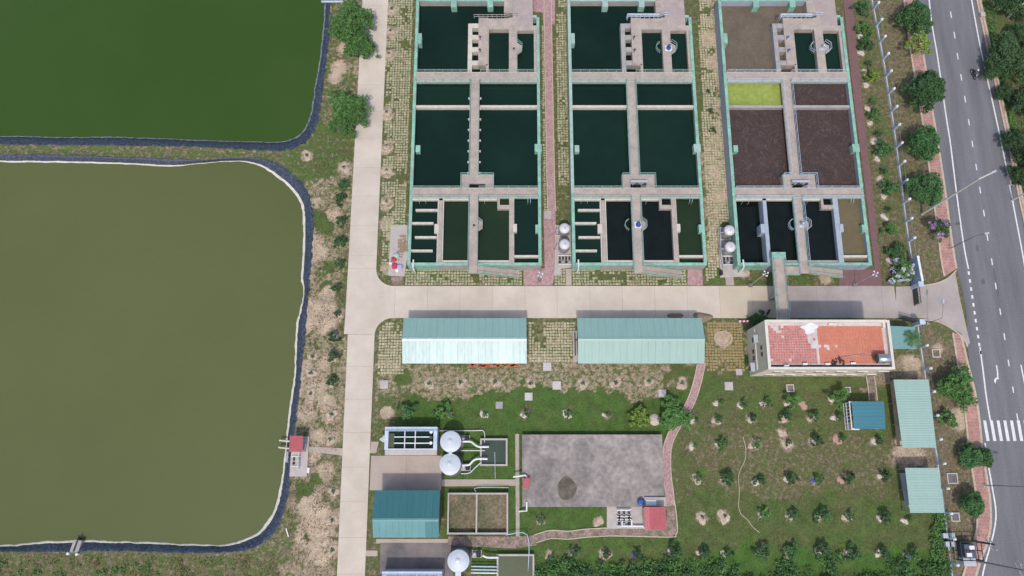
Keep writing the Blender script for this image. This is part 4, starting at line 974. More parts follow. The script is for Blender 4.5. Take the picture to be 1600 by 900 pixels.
sidewalk([(1518, -60), (1526, 0), (1550, 110), (1574, 220), (1592, 310), (1611, 400), (1640, 560)], [(1523, -60), (1531, 0), (1555, 110), (1579, 220), (1597, 310), (1617, 400), (1646, 560)])
# apron kerbs
kk = MB().strip(smooth_path(PP([(1437, 447), (1462, 443), (1480, 435), (1493, 423)]), 4), .2, -.1, .22); struct('apron_kerb', kk, kerb)
kk = MB().strip(smooth_path(PP([(1437, 500), (1463, 502), (1487, 514), (1503, 528), (1511, 542)]), 4), .2, -.1, .22); struct('apron_kerb', kk, kerb)

# ------------------------------------------------------------------ perimeter fence
def fence(label, base, n_posts, gate=False, h=2.1):
    pts = PP(base); t = thing('boundary_fence', label, 'fence', (*pts[0], 0), 'boundary fence runs')
    Lt = [0]
    for i in range(1, len(pts)): Lt.append(Lt[-1] + math.dist(pts[i], pts[i - 1]))
    def at(s):
        for i in range(1, len(pts)):
            if s <= Lt[i] + 1e-6:
                f = (s - Lt[i - 1]) / (Lt[i] - Lt[i - 1]); return (pts[i - 1][0] + (pts[i][0] - pts[i - 1][0]) * f, pts[i - 1][1] + (pts[i][1] - pts[i - 1][1]) * f)
        return pts[-1]
    ps = [at(Lt[-1] * k / (n_posts - 1)) for k in range(n_posts)]
    for i, (x, y) in enumerate(ps):
        o = part('pillar', MB().box(x - .16, y - .16, x + .16, y + .16, -.1, h), bluew, t)
        part('pillar_cap', MB().box(x - .2, y - .2, x + .2, y + .2, h, h + .08).lathe(x, y, [(.12, h + .08), (.2, h + .2), (.2, h + .3), (.08, h + .42)], 10), white, o)
        if i:
            x0, y0 = ps[i - 1]; an = math.atan2(y - y0, x - x0); L_ = math.dist((x, y), (x0, y0)); cxm, cym = (x + x0) / 2, (y + y0) / 2
            part('plinth_wall', MB().obox(cxm, cym, L_ - .34, .18, -.1, .5, an), white, t)
            mb = MB()
            for z in (.7, h - .15): mb.tube([(x0, y0, z), (x, y, z)], .03, 4)
            n = int(L_ / .28)
            for k in range(1, n): mb.tube([(x0 + (x - x0) * k / n, y0 + (y - y0) * k / n, .5), (x0 + (x - x0) * k / n, y0 + (y - y0) * k / n, h)], .013, 3)
            part('bars', mb, steel, t)
    return t
fence('white boundary wall with blue-white pillars and railings north of the gate', [(1348, -60), (1363, 12), (1380, 102), (1395, 200), (1407, 290), (1416, 365), (1423, 408)], 18)
fence('white boundary wall with blue-white pillars and railings south of the gate, beside the shelters', [(1432, 508), (1437, 545), (1443, 583), (1449, 625), (1454, 660), (1460, 703), (1466, 745), (1472, 790), (1477, 830), (1483, 880), (1488, 920)], 12)
# entrance wall and gate pillars
ew = thing('entrance_wall', 'pale blue slab-like entrance wall north of the gate, beside a flowering tree', 'wall', (*P(1422, 430), 0))
A, B_ = P(1418, 409), P(1425, 446); an = math.atan2(B_[1] - A[1], B_[0] - A[0]); L_ = math.dist(A, B_); c = ((A[0] + B_[0]) / 2, (A[1] + B_[1]) / 2)
part('slab', MB().obox(c[0], c[1], L_, .22, -.1, 3.1, an), mat('blue_slab_paint', (.30, .42, .58), (.24, .34, .48), .8, .7), ew); part('coping', MB().obox(c[0], c[1], L_ + .2, .34, 3.1, 3.2, an), white, ew)
part('return_wall', MB().obox(*P(1402, 440), 3.6, .3, -.1, 1.0, .08), bluewall, ew)
for lab, px, py, mm in (('light blue gate pillar at the north side of the entrance', 1425, 450, bluew), ('light blue gate pillar at the south side of the entrance', 1427, 508, bluew)):
    p = P(px, py); o = thing('gate_pillar', lab, 'pillar', (*p, 0), 'gate pillars')
    part('shaft', MB().box(p[0] - .3, p[1] - .3, p[0] + .3, p[1] + .3, -.1, 2.6), mm, o); part('cap', MB().box(p[0] - .4, p[1] - .4, p[0] + .4, p[1] + .4, 2.6, 2.75), mm, o)
def gate(lab, a, b):
    A, B_ = P(*a), P(*b); o = thing('gate_leaf', lab, 'gate', (*A, 0), 'gate leaves'); mb = MB(); an = math.atan2(B_[1] - A[1], B_[0] - A[0]); L_ = math.dist(A, B_); c = ((A[0] + B_[0]) / 2, (A[1] + B_[1]) / 2)
    part('panel', MB().obox(c[0], c[1], L_ - .2, .05, .2, 1.5, an), mat('gate_green', (.03, .045, .045), (.045, .06, .06), 2, .5), o)
    for z in (.12, 1.5, 2.15): mb.tube([(*A, z), (*B_, z)], .06, 4)
    for k in range(13):
        x_, y_ = A[0] + (B_[0] - A[0]) * k / 12, A[1] + (B_[1] - A[1]) * k / 12; mb.tube([(x_, y_, .1), (x_, y_, 2.2)], .03, 4)
    part('frame', mb, MATS['gate_green'], o)
    return o
gate('dark steel gate leaf swung open at the north side of the entrance', (1425, 451), (1428, 478)); gate('dark steel gate leaf swung open at the south side of the entrance', (1427, 505), (1403, 498))

# ------------------------------------------------------------------ vertical tanks next to the basins
def filter_tank(px, py, lab, grp, r=.88, h=3.0, m=white, base=steelw):
    p = P(px, py, h); t = thing('filter_tank', lab, 'tank', (*p, 0), grp)
    part('tank_body', MB().lathe(p[0], p[1], [(r * .9, .1), (r, .3), (r, h - .45)], 24), steel if m is white else m, t, True)
    part('dome', MB().lathe(p[0], p[1], [(r + .02, h - .44), (r * .97, h - .3), (r * .75, h - .1), (r * .4, h), (.12, h + .03)], 24), mat('tank_dome_paint', (.60, .58, .60), (.50, .48, .50), .8, .4), t, True)
    part('manhole', MB().lathe(p[0] + .05, p[1] - .05, [(.2, h - .02), (.2, h + .08)], 12), steelw, t)
    pi = MB().tube([(p[0] - r, p[1] - .2, h - .9), (p[0] - r - .45, p[1] - .2, h - .9), (p[0] - r - .5, p[1] - .2, .3)], .09, 6)
    part('side_pipe', pi, steelw, t); return t
GT = 'domed filter tanks beside the basins'
filter_tank(882.5, 355.5, 'domed white filter tank between left and middle basins, the northern of its pair', GT)
filter_tank(882.5, 380.5, 'domed white filter tank between left and middle basins, the southern of its pair', GT)
filter_tank(1141, 358.5, 'domed white filter tank west of the sludge basin, the northern of its pair', GT)
filter_tank(1142.5, 384.5, 'domed white filter tank west of the sludge basin, the southern of its pair', GT)
def pump_row(px0, px1, py, lab, n=4, cat='pump'):
    a, b = P(px0, py), P(px1, py); t = thing('pump_set', lab, 'pumps', (*a, .1), 'pump sets')
    for k in range(n):
        x = a[0] + (b[0] - a[0]) * (k + .5) / n
        m_ = part('motor', MB().tube([(x, a[1] + .25, .45), (x, a[1] - .2, .45)], .15, 8), dark, t); part('motor_foot', MB().box(x - .18, a[1] - .3, x + .18, a[1] + .3, .1, .28), steel, m_)
        part('volute', MB().lathe(x, a[1] - .55, [(.2, .12), (.22, .4), (.1, .6)], 8), bluewall if k % 2 else black, t)
    part('header_pipe', MB().tube([(a[0], a[1] + .5, .5), (b[0], b[1] + .5, .5)], .08, 6).tube([(a[0], a[1] - .95, .5), (b[0], b[1] - .95, .5)], .07, 6), white, t); return t
pump_row(872, 892, 405, 'row of small dark pumps south of the tanks between left and middle basins')
pump_row(1128, 1150, 406, 'row of small dark pumps on the pad west of the sludge basin')
mp_ = MB().tube([(*P(1124, 356), .5), (*P(1125, 395), .5), (*P(1129, 420), .5)], .11, 6).tube([(*P(1124, 376), .5), (*P(1137, 376), .5)], .09, 6)
single('manifold_pipe', mp_, steelw, 'long pale manifold pipe beside the tanks west of the sludge basin', 'pipe')
mp_ = MB().tube([(*P(868, 352), .4), (*P(867.5, 414), .4)], .1, 6).tube([(*P(868, 369), .5), (*P(891, 369), .5)], .08, 6)
single('manifold_pipe', mp_, beam, 'long pale manifold pipe beside the tanks between left and middle basins', 'pipe')
o = single('chemical_drum', MB().box(*P(1124, 431)[:2], *P(1127, 424)[:2], .1, .9), black, 'black box standing at the south end of the pad by the sludge basin tanks', 'box')
# brown stain heap, coloured bags on the pad
p = P(628, 385); stain = MB()
random.seed(5)
for k in range(60): q = (p[0] + random.gauss(0, .35), p[1] + random.gauss(0, .75)); stain.obox(q[0], q[1], random.uniform(.1, .3), random.uniform(.2, .7), .12, .16 + random.random() * .12, random.uniform(1.2, 1.9))
single('debris_heap', stain, mat('rusty_debris', (.24, .16, .11), (.34, .25, .2), 4, .9, fine=.4), 'heap of brown sticks drying on the pad beside the left basin', 'debris')
def bag(px, py, r, m, lab, seed):
    p = P(px, py); mb = MB(); v = []; f = []; rnd = random.Random(seed); n = 12
    for i, (rr, z) in enumerate(((1, .1), (1.05, .3), (.75, .5), (.2, .58))):
        for k in range(n): a = 2 * math.pi * k / n; q = r * rr * (1 + .35 * noise.noise((math.cos(a) * 2 + seed, math.sin(a) * 2, i * .5))); v.append((p[0] + q * math.cos(a), p[1] + q * math.sin(a), z + rnd.uniform(-.04, .04)))
    for i in range(3):
        for k in range(n): f.append((i * n + k, i * n + (k + 1) % n, (i + 1) * n + (k + 1) % n, (i + 1) * n + k))
    f.append(tuple(range(3 * n, 4 * n))); mb.add(v, f); single('cloth_bundle', mb, m, lab, 'bundle', 'bundles on the pad')
bag(616, 406, .42, redp, 'crumpled red cloth bundle on the pad, the northern one', 1); bag(617, 416, .5, redp, 'crumpled red cloth bundle on the pad, the southern one', 2)
bag(625, 418, .5, violet, 'crumpled lilac cloth bundle beside the red ones', 3); bag(620, 400, .45, mat('pale_green_cloth', (.45, .55, .52), (.3, .4, .38), 2, .8), 'pale green crumpled bundle north of the red ones', 4); bag(611, 412, .3, white, 'white crumpled bundle at the west edge of the pad', 5)
bag(621, 423, .35, white, 'white crumpled bundle at the south edge of the pad', 6)

# ------------------------------------------------------------------ settling unit, round white tanks, small pools
def settler(lab, px, z=3.0):
    a = RC(*px, z); t = thing('settling_unit', lab, 'settling tank', ((a[0] + a[2]) / 2, (a[1] + a[3]) / 2, 0), 'steel settling units')
    w = .55
    for r in ((a[0], a[1], a[0] + w, a[3]), (a[2] - w, a[1], a[2], a[3]), (a[0] + w + .002, a[1], a[2] - w - .002, a[1] + .2), (a[0] + w + .002, a[3] - w, a[2] - w - .002, a[3])):
        o = part('tank_wall', MB().box(*r, 0, z), bluew, t)
    part('water', MB().box(a[0] + w, a[1] + .2, a[2] - w, a[3] - w, .2, z - .6), w_teal2, t)
    part('algae_channel', MB().box(a[0] + w + .01, a[1] + .22, a[0] + w + .85, a[3] - w - .4, .3, z - .35), w_pool2, t)
    for f in (.33, .53): xk = a[0] + (a[2] - a[0]) * (f + .05); part('launder', MB().box(xk - .06, a[1] + .2, xk + .06, a[3] - w, z - .5, z - .1), white, t)
    for f in (.28, .6): yk = a[1] + (a[3] - w - a[1]) * f + .2; part('launder', MB().box(a[0] + w + .85, yk - .07, a[2] - w - .6, yk + .07, z - .48, z - .15), white, t)
    part('top_rail', railing([(a[0] + .1, a[3] - .6), (a[2] - .1, a[3] - .6)], z, .5, 1, .04), bluew, t)
    part('lower_shelf', MB().box(a[0] - .1, a[1] - .75, a[2] - .1, a[1] - .01, .1, z - 1.3), MATS['pad_concrete'], t)
    for k in range(3):
        q_ = (a[2] - .9, a[1] + 1 + k * .8); part('valve', MB().lathe(q_[0], q_[1], [(.16, z - .7), (.16, z + .1), (.25, z + .15), (.25, z + .25)], 8), white if k % 2 == 0 else dark, t)
    part('inlet_cone', MB().tube([(a[0] - .9, a[1] + 1.6, z - 1.2), (a[0], a[1] + 1.6, z - .5)], .12, 10, r2=.6), white, t)
    return t
settler('pale blue steel settling unit with dark water and white troughs beside the concrete lane', (601, 667, 683, 703))
settler('steel settling unit cut by the bottom edge of the photo, with a slate cover', (596, 893, 690, 935))
tank_m = mat('white_tank_paint', (.52, .56, .62), (.42, .46, .52), .6, .42, fine=.06)
def round_tank(px, py, lab, r=1.5, h=3.6):
    p = P(px, py, h); t = thing('round_tank', lab, 'tank', (*p, 0), 'round white tanks')
    part('tank_body', MB().lathe(p[0], p[1], [(r, .0), (r, h - .25)], 32), steelw, t, True)
    part('lid', MB().lathe(p[0], p[1], [(r + .06, h - .25), (r + .06, h - .18), (r * .7, h - .03), (.3, h + .06)], 32), tank_m, t, False)
    part('hatch', MB().lathe(p[0] - .1, p[1] + .1, [(.32, h), (.32, h + .14), (.1, h + .16)], 12), steelw, t)
    part('collar', MB().lathe(p[0], p[1], [(r + .28, .0), (r + .28, .22)], 32), darkpad, t)
    part('side_ladder', railing([(p[0] + r + .1, p[1] - .2), (p[0] + r + .1, p[1] + .2)], .2, h - .3, .4, .025), steel, t); return p
pa_ = round_tank(704, 690, 'round white tank east of the settling unit, the northern of the linked pair'); pb_ = round_tank(703, 725.5, 'round white tank near the yard, the southern of the linked pair')
pc_ = round_tank(716, 877, 'round white tank standing alone at the bottom edge, below the weedy beds')
single('link_duct', MB().box(pa_[0] - .25, pb_[1] + 1.2, pa_[0] + .25, pa_[1] - 1.2, 3.0, 3.5), tank_m, 'short white duct joining the two round white tanks', 'duct')
single('link_duct', MB().box(pc_[0] - .4, pc_[1] - 5, pc_[0] + .4, pc_[1] - 1.3, 3.0, 3.5), tank_m, 'broad white duct running south from the lone round tank', 'duct')
def pool(lab, px, z, wm, m=MATS['pad_concrete'], wz=.3, w=.26, cat='pool', split=None, floor=None):
    a = RC(*px, z); t = thing('small_pool', lab, cat, ((a[0] + a[2]) / 2, (a[1] + a[3]) / 2, 0))
    for r in ((a[0], a[1], a[0] + w, a[3]), (a[2] - w, a[1], a[2], a[3]), (a[0] + w + .002, a[1], a[2] - w - .002, a[1] + w), (a[0] + w + .002, a[3] - w, a[2] - w - .002, a[3])):
        part('wall', MB().box(*r, -.2, z), m, t)
    if split:
        xs_ = a[0] + (a[2] - a[0]) * split; part('wall', MB().box(xs_ - w / 2, a[1] + w, xs_ + w / 2, a[3] - w, -.2, z - .004), m, t)
    part('water' if not floor else 'bed', MB().box(a[0] + w / 2, a[1] + w / 2, a[2] - w / 2, a[3] - w / 2, -.15, wz), wm, t); return t, a
pool('square concrete pool of murky water east of the linked round tanks', (750, 685, 793, 728), .9, w_pool, wz=.45)
pool('concrete pool of olive green water at the bottom edge beside the lone round tank', (776, 866, 835, 930), .9, w_pool2, wz=.6)
bedm = mat('weedy_soil', (.19, .145, .10), (.08, .10, .04), .28, .95, .6, fine=.35, fscale=3, contrast=4)
sb, sa_ = pool('pair of walled drying beds with weeds and soil below the footpath', (699, 770, 794, 835), 1.1, bedm, wz=.12, w=.24, cat='drying bed', split=.48, floor=True)
# pipes from tanks to pool
def pipe(pts, r, m, lab, zs=None, cat='pipe'):
    zz = zs or [.8] * len(pts); single('water_pipe', MB().tube(smooth_path([(*P(a, b, z), z) for (a, b), z in zip(pts, zz)], 4), r, 8), m, lab, cat, 'pipes by the round tanks', True)
pipe([(722, 690), (735, 690), (741, 694), (748, 698), (764, 698)], .16, white, 'white bent pipe from the northern round tank into the square pool', [1, 1, 1.1, 1.2, 1.2])
pipe([(722, 727), (733, 726), (739, 720), (746, 717), (762, 717)], .16, white, 'white bent pipe from the southern round tank into the square pool', [1, 1, 1.1, 1.2, 1.2])
pipe([(720, 740), (733, 739), (742, 731), (752, 722)], .09, bluew, 'thin pale pipe slanting from the southern round tank to the square pool', [.4, .4, .6, 1.1])
pipe([(686, 673), (740, 673), (756, 674), (757, 692)], .06, white, 'thin pale pipe squared round the north of the round tanks', [.5] * 4)
pipe([(720, 704), (758, 704)], .07, white, 'thin straight pipe between the two round tanks and the pool', [.9, .9])
pipe([(773, 706), (774, 750)], .06, bluewall, 'thin grey pipe from the middle of the square pool to the footpath', [1.0, .5])
pipe([(754, 868), (762, 871), (779, 871)], .15, white, 'white bent pipe into the olive pool at the bottom edge', [1.2, 1.2, 1.2])
for k, yy_ in enumerate((885, 890, 895)): pipe([(736, yy_), (778, yy_ + .5)], .1, bluew if k != 2 else white, 'one of three level pipes into the olive pool, %s' % ('the northernmost', 'the middle one', 'the southernmost')[k], [1, 1])
pipe([(790, 836), (824, 836), (825, 893)], .06, bluew, 'thin pale pipe bent round the north-east of the olive pool', [.9] * 3)
pipe([(745, 770), (745, 762), (795, 762)], .05, bluew, 'thin pale pipe above the drying beds below the footpath', [.7] * 3)
def pump_box(px, py, lab):
    p = P(px, py); t = thing('pump', lab, 'pump', (*p, 0), 'pumps by the round tanks'); part('plinth', MB().box(p[0] - .9, p[1] - .55, p[0] + .55, p[1] + .55, 0, .3), MATS['pad_concrete'], t)
    part('motor', MB().tube([(p[0] + .1, p[1] - .45, .65), (p[0] + .1, p[1] + .45, .65)], .32, 10), black, t); part('housing', MB().lathe(p[0] - .5, p[1], [(.3, .3), (.35, .7), (.15, .95)], 10), steelw, t)
pump_box(729, 686, 'black pump on a small plinth by the northern linked round tank'); pump_box(730, 730, 'black pump on a small plinth by the southern linked round tank'); pump_box(747, 865, 'black pump in a pale frame by the lone round tank')

# ------------------------------------------------------------------ reservoir slab, pump house
RZ = 1.1
a = RC(816, 679, 1037, 792, RZ); Xa, Ya, Xb, Yb = a
t = thing('reservoir', 'large flat grey concrete reservoir roof stained with a dark round puddle mark', 'reservoir', ((Xa + Xb) / 2, (Ya + Yb) / 2, 0))
part('roof_slab', MB().box(Xa, Ya, Xb, Yb, -.2, RZ), stained, t)
part('stain', MB().prism(blob(885, 763, 1.35, 1.75, 0, 4), RZ - .01, RZ + .006), mat('brown_stain', (.085, .07, .05), (.14, .12, .10), 1.2, .95, fine=.3, contrast=4), t, label='dark brown round stain')
hq = P(822, 755, RZ + .8); h_ = thing('valve_hut', 'tiny red-roofed box on the west edge of the reservoir slab', 'hut', (*hq, RZ))
q = RC(817, 747, 828, 763, RZ + .9); part('box', MB().box(q[0] + .1, q[1] + .1, q[2] - .1, q[3] - .1, RZ, RZ + .8), wallc, h_); part('roof', MB().box(*q, RZ + .8, RZ + .9), redroof, h_)
single('water_pipe', MB().tube([(*P(802, 745, 1.4), 1.4), (*P(821, 742.5, 1.6), 1.6), (*P(824, 747, 1.5), 1.5)], .14, 8), white, 'short white pipe entering the tiny red-roofed box on the reservoir', 'pipe')
single('water_pipe', MB().tube([(*P(823, 784, 1.3), 1.3), (*P(823, 798, 1.1), 1.1), (*P(811, 799, .4), .4)], .13, 8), white, 'white bent pipe at the south-west corner of the reservoir slab', 'pipe')
ph = thing('pump_house', 'small square pump house with faded red roof at the south-east corner of the reservoir', 'pump house', (*P(1024, 810), 0))
q = RC(1007, 792, 1041, 827, 3.0)
for r in ((q[0] + .2, q[1] + .2, q[0] + .4, q[3] - .2), (q[2] - .4, q[1] + .2, q[2] - .2, q[3] - .2), (q[0] + .41, q[1] + .2, q[2] - .41, q[1] + .4), (q[0] + .41, q[3] - .4, q[2] - .41, q[3] - .2)): part('wall', MB().box(*r, -.1, 2.85), cream, ph)
for k in range(4):
    xk, xk2 = q[0] + (q[2] - q[0]) * k / 4, q[0] + (q[2] - q[0]) * (k + 1) / 4 - .012
    part('roof_sheet', sheet(xk, xk2, (q[1], 2.86), (q[3], 3.05), 3), mat('faded_red_sheet', (.46, .13, .15), (.40, .11, .13), .5, .55, fine=.05) if k == 0 else redroof, ph)
q = RC(1008, 777, 1041, 791, 1.9); pen = thing('rooftop_shed', 'small grey flat cover with a white lid on the reservoir beside the pump house', 'cover', ((q[0] + q[2]) / 2, (q[1] + q[3]) / 2, RZ))
part('cover', MB().box(*q, RZ, RZ + .35), MATS['pad_concrete'], pen); q2_ = RC(1010, 781, 1026, 790, 1.9); part('lid', MB().box(*q2_, RZ + .351, RZ + .5), white, pen)
single('blue_barrel', MB().lathe(*P(1002, 785, 1.9), [(.42, RZ), (.5, RZ + .25), (.5, RZ + .6), (.42, RZ + .8), (.3, RZ + .82)], 16), bluep, 'blue plastic barrel on the reservoir edge next to the red pump house', 'barrel')
pump_row(963, 986, 801, 'cluster of dark pumps on the pad west of the red pump house', 3); pump_row(963, 986, 812, 'second row of dark pumps south of the first on the pump house pad', 3)
single('header_pipe', MB().tube([(*P(972, 822, .5), .5), (*P(1007, 822, .5), .5)], .14, 8).tube([(*P(972, 822, .5), .5), (*P(972, 814, .5), .5)], .12, 8).tube([(*P(987, 822, .5), .5), (*P(987, 812, .5), .5)], .12, 8), white, 'white header pipe running into the red pump house', 'pipe')
single('header_pipe', MB().tube([(*P(964, 797, .9), .9), (*P(984, 797, .9), .9)], .12, 8), white, 'white suction pipe along the reservoir edge above the pumps', 'pipe')

# hut on the pond edge
q = RC(452, 681, 473, 706, 2.6); ht = thing('intake_hut', 'little red-roofed intake hut over the edge of the olive pond', 'hut', ((q[0] + q[2]) / 2, (q[1] + q[3]) / 2, 0))
part('platform', MB().box(q[0] - .3, q[1] - 3.6, q[2] + .3, q[3], -.1, .35), MATS['pad_concrete'], ht)
for sx in (q[0] + .15, q[2] - .15):
    for sy in (q[1] + .15, q[3] - .15): part('post', MB().box(sx - .07, sy - .07, sx + .07, sy + .07, .3, 2.5), steel, ht)
part('wall', MB().box(q[0] + .3, q[1] + .3, q[2] - .3, q[3] - .3, .35, 1.8), wallc, ht)
for k in range(2):
    xk = q[0] + (q[2] - q[0]) * k / 2; part('roof_sheet', sheet(xk, xk + (q[2] - q[0]) / 2 - .01, (q[1], 2.5), (q[3], 2.65), 4), redroof, ht)
pump_row(457, 471, 718, 'dark pumps on the platform south of the intake hut', 2)
for k, (a_, b_) in enumerate((((437, 688), (455, 689.5)), ((436, 699), (455, 701)))):
    single('intake_pipe', MB().tube([(*P(*a_, .2), -.6), (*P(*a_, .2), .25), (*P(*b_, .4), .5)], .14, 8), beam, 'pale intake pipe reaching into the olive pond, the %s of two' % ('northern', 'southern')[k], 'pipe', 'intake pipes')
single('hand_rail', railing(PP([(453, 706), (452, 722)]) , .4, 1.0, .8, .05), white, 'white handrail beside the pumps at the pond edge', 'railing')
single('hand_rail', railing(PP([(470, 706), (469, 732)]) , .4, 1.0, .8, .05), white, 'white handrail on the landward side of the pumps at the pond edge', 'railing')
p = P(481, 735); single('white_cover', MB().box(p[0] - .3, p[1] - .4, p[0] + .3, p[1] + .4, 0, .3), white, 'small white box in the weeds southeast of the intake hut', 'box')
p = P(449, 832); single('plank', MB().obox(p[0], p[1], .15, 1.3, .02, .1, .35), white, 'pale plank lying in the grass near the pond corner', 'plank')
# outlet chute at south bank
ct = thing('outlet_chute', 'small concrete outlet chute with dark slot on the south bank of the olive pond', 'chute', (*P(118, 853), 0))
A_ = P(112, 861); part('apron', MB().prism(PP([(108, 863), (122, 863), (128, 845), (116, 843)], .2), -.6, .22), wallc, ct); part('slot', MB().prism(PP([(113, 862), (116, 862), (123, 841), (121, 840)], .3), -.4, .27), black, ct)
for k, (px, py) in enumerate(((106, 865), (120, 866))): q_ = P(px, py, .4); part('post', MB().lathe(*q_, [(.22, -.1), (.22, .5), (.1, .6)], 8), white, ct)
part('crossbar', MB().box(*P(-2, 3)[:0], P(508, 2)[0], P(508, 2)[1], P(508, 2)[0] + .1, P(508, 2)[1] + .1, 0, .1), bluew, ct) if 0 else None
single('sluice_beam', MB().box(P(502, 2, .6)[0], P(502, 2, .6)[1] - .1, P(536, 2, .6)[0], P(502, 2, .6)[1] + .15, .3, .6), bluew, 'pale blue beam across the bank at the top edge of the photo', 'beam')

# ------------------------------------------------------------------ covers and manholes on the lawn
cov = MATS['pad_concrete']; whitec = mat('white_concrete', (.52, .49, .49), (.42, .39, .38), 1.5, .85)
def cover(px, py, s, m, lab, ring=False, z=.22, inner=darkpad):
    p = P(px, py, z); t = thing('inspection_cover', lab, 'cover', (*p, 0), 'square inspection chambers'); h = s / 2
    if ring:
        for r in ((-h, -h, -h + .15, h), (h - .15, -h, h, h), (-h + .151, -h, h - .151, -h + .15), (-h + .151, h - .15, h - .151, h)): part('rim', MB().box(p[0] + r[0], p[1] + r[1], p[0] + r[2], p[1] + r[3], -.1, z), m, t)
        part('grate', MB().box(p[0] - h + .16, p[1] - h + .16, p[0] + h - .16, p[1] + h - .16, -.1, z - .06), inner, t)
    else:
        part('frame', MB().box(p[0] - h, p[1] - h, p[0] + h, p[1] + h, -.1, z - .04), m, t); part('lid', MB().box(p[0] - h + .08, p[1] - h + .08, p[0] + h - .08, p[1] + h - .08, z - .04, z), m, t)
cover(855, 572.5, 1.3, whitec, 'white square cover by the gap between the two long sheds'); cover(870, 602, 1.3, whitec, 'white square cover on the lawn midway below the gap between the long sheds')
cover(826, 619.5, 1.2, whitec, 'white square cover below the east end of the glaring shed roof'); cover(780, 633, 1.1, wallc, 'grey square cover on bright grass below the glaring shed roof', z=.1)
cover(1035, 614.5, 1.2, whitec, 'white square cover below the east part of the aqua-roofed shed'); cover(600, 600.5, 1.3, cov, 'pinkish square cover beside the lane southwest of the glaring shed')
cover(1155, 581, 1.0, cov, 'grey square cover at the south-west corner of the cream building'); cover(1139, 603, 1.3, cov, 'dull square cover on the grass southwest of the cream building')
cover(1235, 606.5, 1.2, whitec, 'small hatch with a dark lid on the grass south of the cream building', True); cover(1325, 609, .9, whitec, 'pale rimmed hatch half hidden behind the tree by the blue shelter', True)
cover(1463, 552, 1.3, whitec, 'pale concrete frame open to the soil between fence and pavement', True, inner=bedm); cover(1488.5, 747.5, 1.6, whitec, 'rimmed grating square beside the fence east of the short shelter', True); cover(1493, 808, 1.3, whitec, 'rimmed grating square southeast of the short shelter', True)
for k, (px, py) in enumerate(((1197, 645),)): pass

# ------------------------------------------------------------------ lamps and poles
def lamp(px, py, h, arm, lab, m=steel, head=.5, r=.09, grp='street lamps'):
    p = P(px, py); t = thing('street_lamp', lab, 'street lamp', (*p, 0), grp)
    part('base', MB().box(p[0] - .22, p[1] - .22, p[0] + .22, p[1] + .22, 0, .25), wallc, t)
    part('pole', MB().tube([(p[0], p[1], .2), (p[0], p[1], h)], r, 8, r2=r * .6), m, t)
    e = (p[0] + arm[0], p[1] + arm[1]); o = part('arm', MB().tube([(p[0], p[1], h - .1), (p[0] + arm[0] * .5, p[1] + arm[1] * .5, h + .25), (*e, h + .35)], r * .55, 6), m, t)
    part('lamp_head', MB().obox(e[0], e[1], .75, .3, h + .25, h + .42, math.atan2(arm[1], arm[0])), steelw, t)
lamp(1440, 335, 15.6, (2.0, .9), 'tall pale street lamp leaning over the asphalt from the grass beside the round tree', mat('pale_pole', (.55, .52, .50), (.45, .43, .41), 2, .6), r=.2)
lamp(1483, 389, 7, (1.6, .3), 'thin dark street lamp on the pink pavement below the flowering tree', dark, r=.06)
lamp(1537, 758, 8.5, (2.0, 0), 'thin dark street lamp on the kerb near the zebra crossing, south of the oblong tree', dark, r=.06)
lamp(1449, 505, 4.2, (.3, 2.6), 'thin dark lamp bent over the entrance apron beside the gate', dark, r=.05)
def yard_lamp(px, py, h, lab):
    p = P(px, py); t = thing('yard_lamp', lab, 'lamp post', (*p, 0), 'yard lamps by the basins')
    part('base', MB().box(p[0] - .3, p[1] - .3, p[0] + .3, p[1] + .3, 0, .3), darkpad, t); part('pole', MB().tube([(*p, .2), (*p, h)], .06, 6), steelw, t)
    for k in range(4): a = k * math.pi / 2 + .4; part('globe', MB().lathe(p[0] + .38 * math.cos(a), p[1] + .38 * math.sin(a), [(.05, h - .1), (.13, h + .02), (.14, h + .1), (.05, h + .2)], 8), white, t, True)
    part('bracket', MB().tube([(p[0] - .45, p[1], h - .05), (p[0] + .45, p[1], h - .05)], .04, 4).tube([(p[0], p[1] - .45, h - .05), (p[0], p[1] + .45, h - .05)], .04, 4), steelw, t)
yard_lamp(843, 438, 3.6, 'short lamp post with pale globes on pink paving between left and middle basins'); yard_lamp(1172, 446, 7.5, 'lamp post beside the road, left of the footbridge landing'); yard_lamp(1335, 445, 7, 'lamp post on maroon paving south of the sludge basin')
def upole(px, py, h, lab, cross=0.0, m=None):
    p = P(px, py); t = thing('utility_pole', lab, 'utility pole', (*p, 0), 'utility poles'); m = m or MATS['pale_pole']
    part('pole', MB().tube([(*p, -.1), (*p, h)], .17, 8, r2=.11), m, t)
    for z in (h - .4, h - 1.4): part('crossarm', MB().obox(p[0], p[1], .12, 2.0, z, z + .12, cross), steel, t)
    for k in (-.8, 0, .8): part('insulator', MB().lathe(p[0] - math.sin(cross) * k, p[1] + math.cos(cross) * k, [(.05, h - .28), (.09, h - .15), (.04, h)], 6), white, t)
upole(1583, 170, 8.5, 'pale utility pole in the scrub beyond the far side of the road, middle of three'); upole(1574, 28, 8.5, 'pale utility pole in the scrub at the top right corner'); upole(1581, 313, 8.5, 'pale utility pole in the grass strip beyond the road, southernmost of three')
p = P(1578, 283); single('concrete_box', MB().box(p[0] - .6, p[1] - .8, p[0] + .6, p[1] + .8, 0, .9), MATS['pad_concrete'], 'grey concrete box on the grass beyond the road', 'box')
p = P(1533, 25); single('concrete_box', MB().box(p[0] - .4, p[1] - .4, p[0] + .4, p[1] + .4, 0, .6), MATS['pad_concrete'], 'small concrete box beside the far kerb near the top right', 'box')
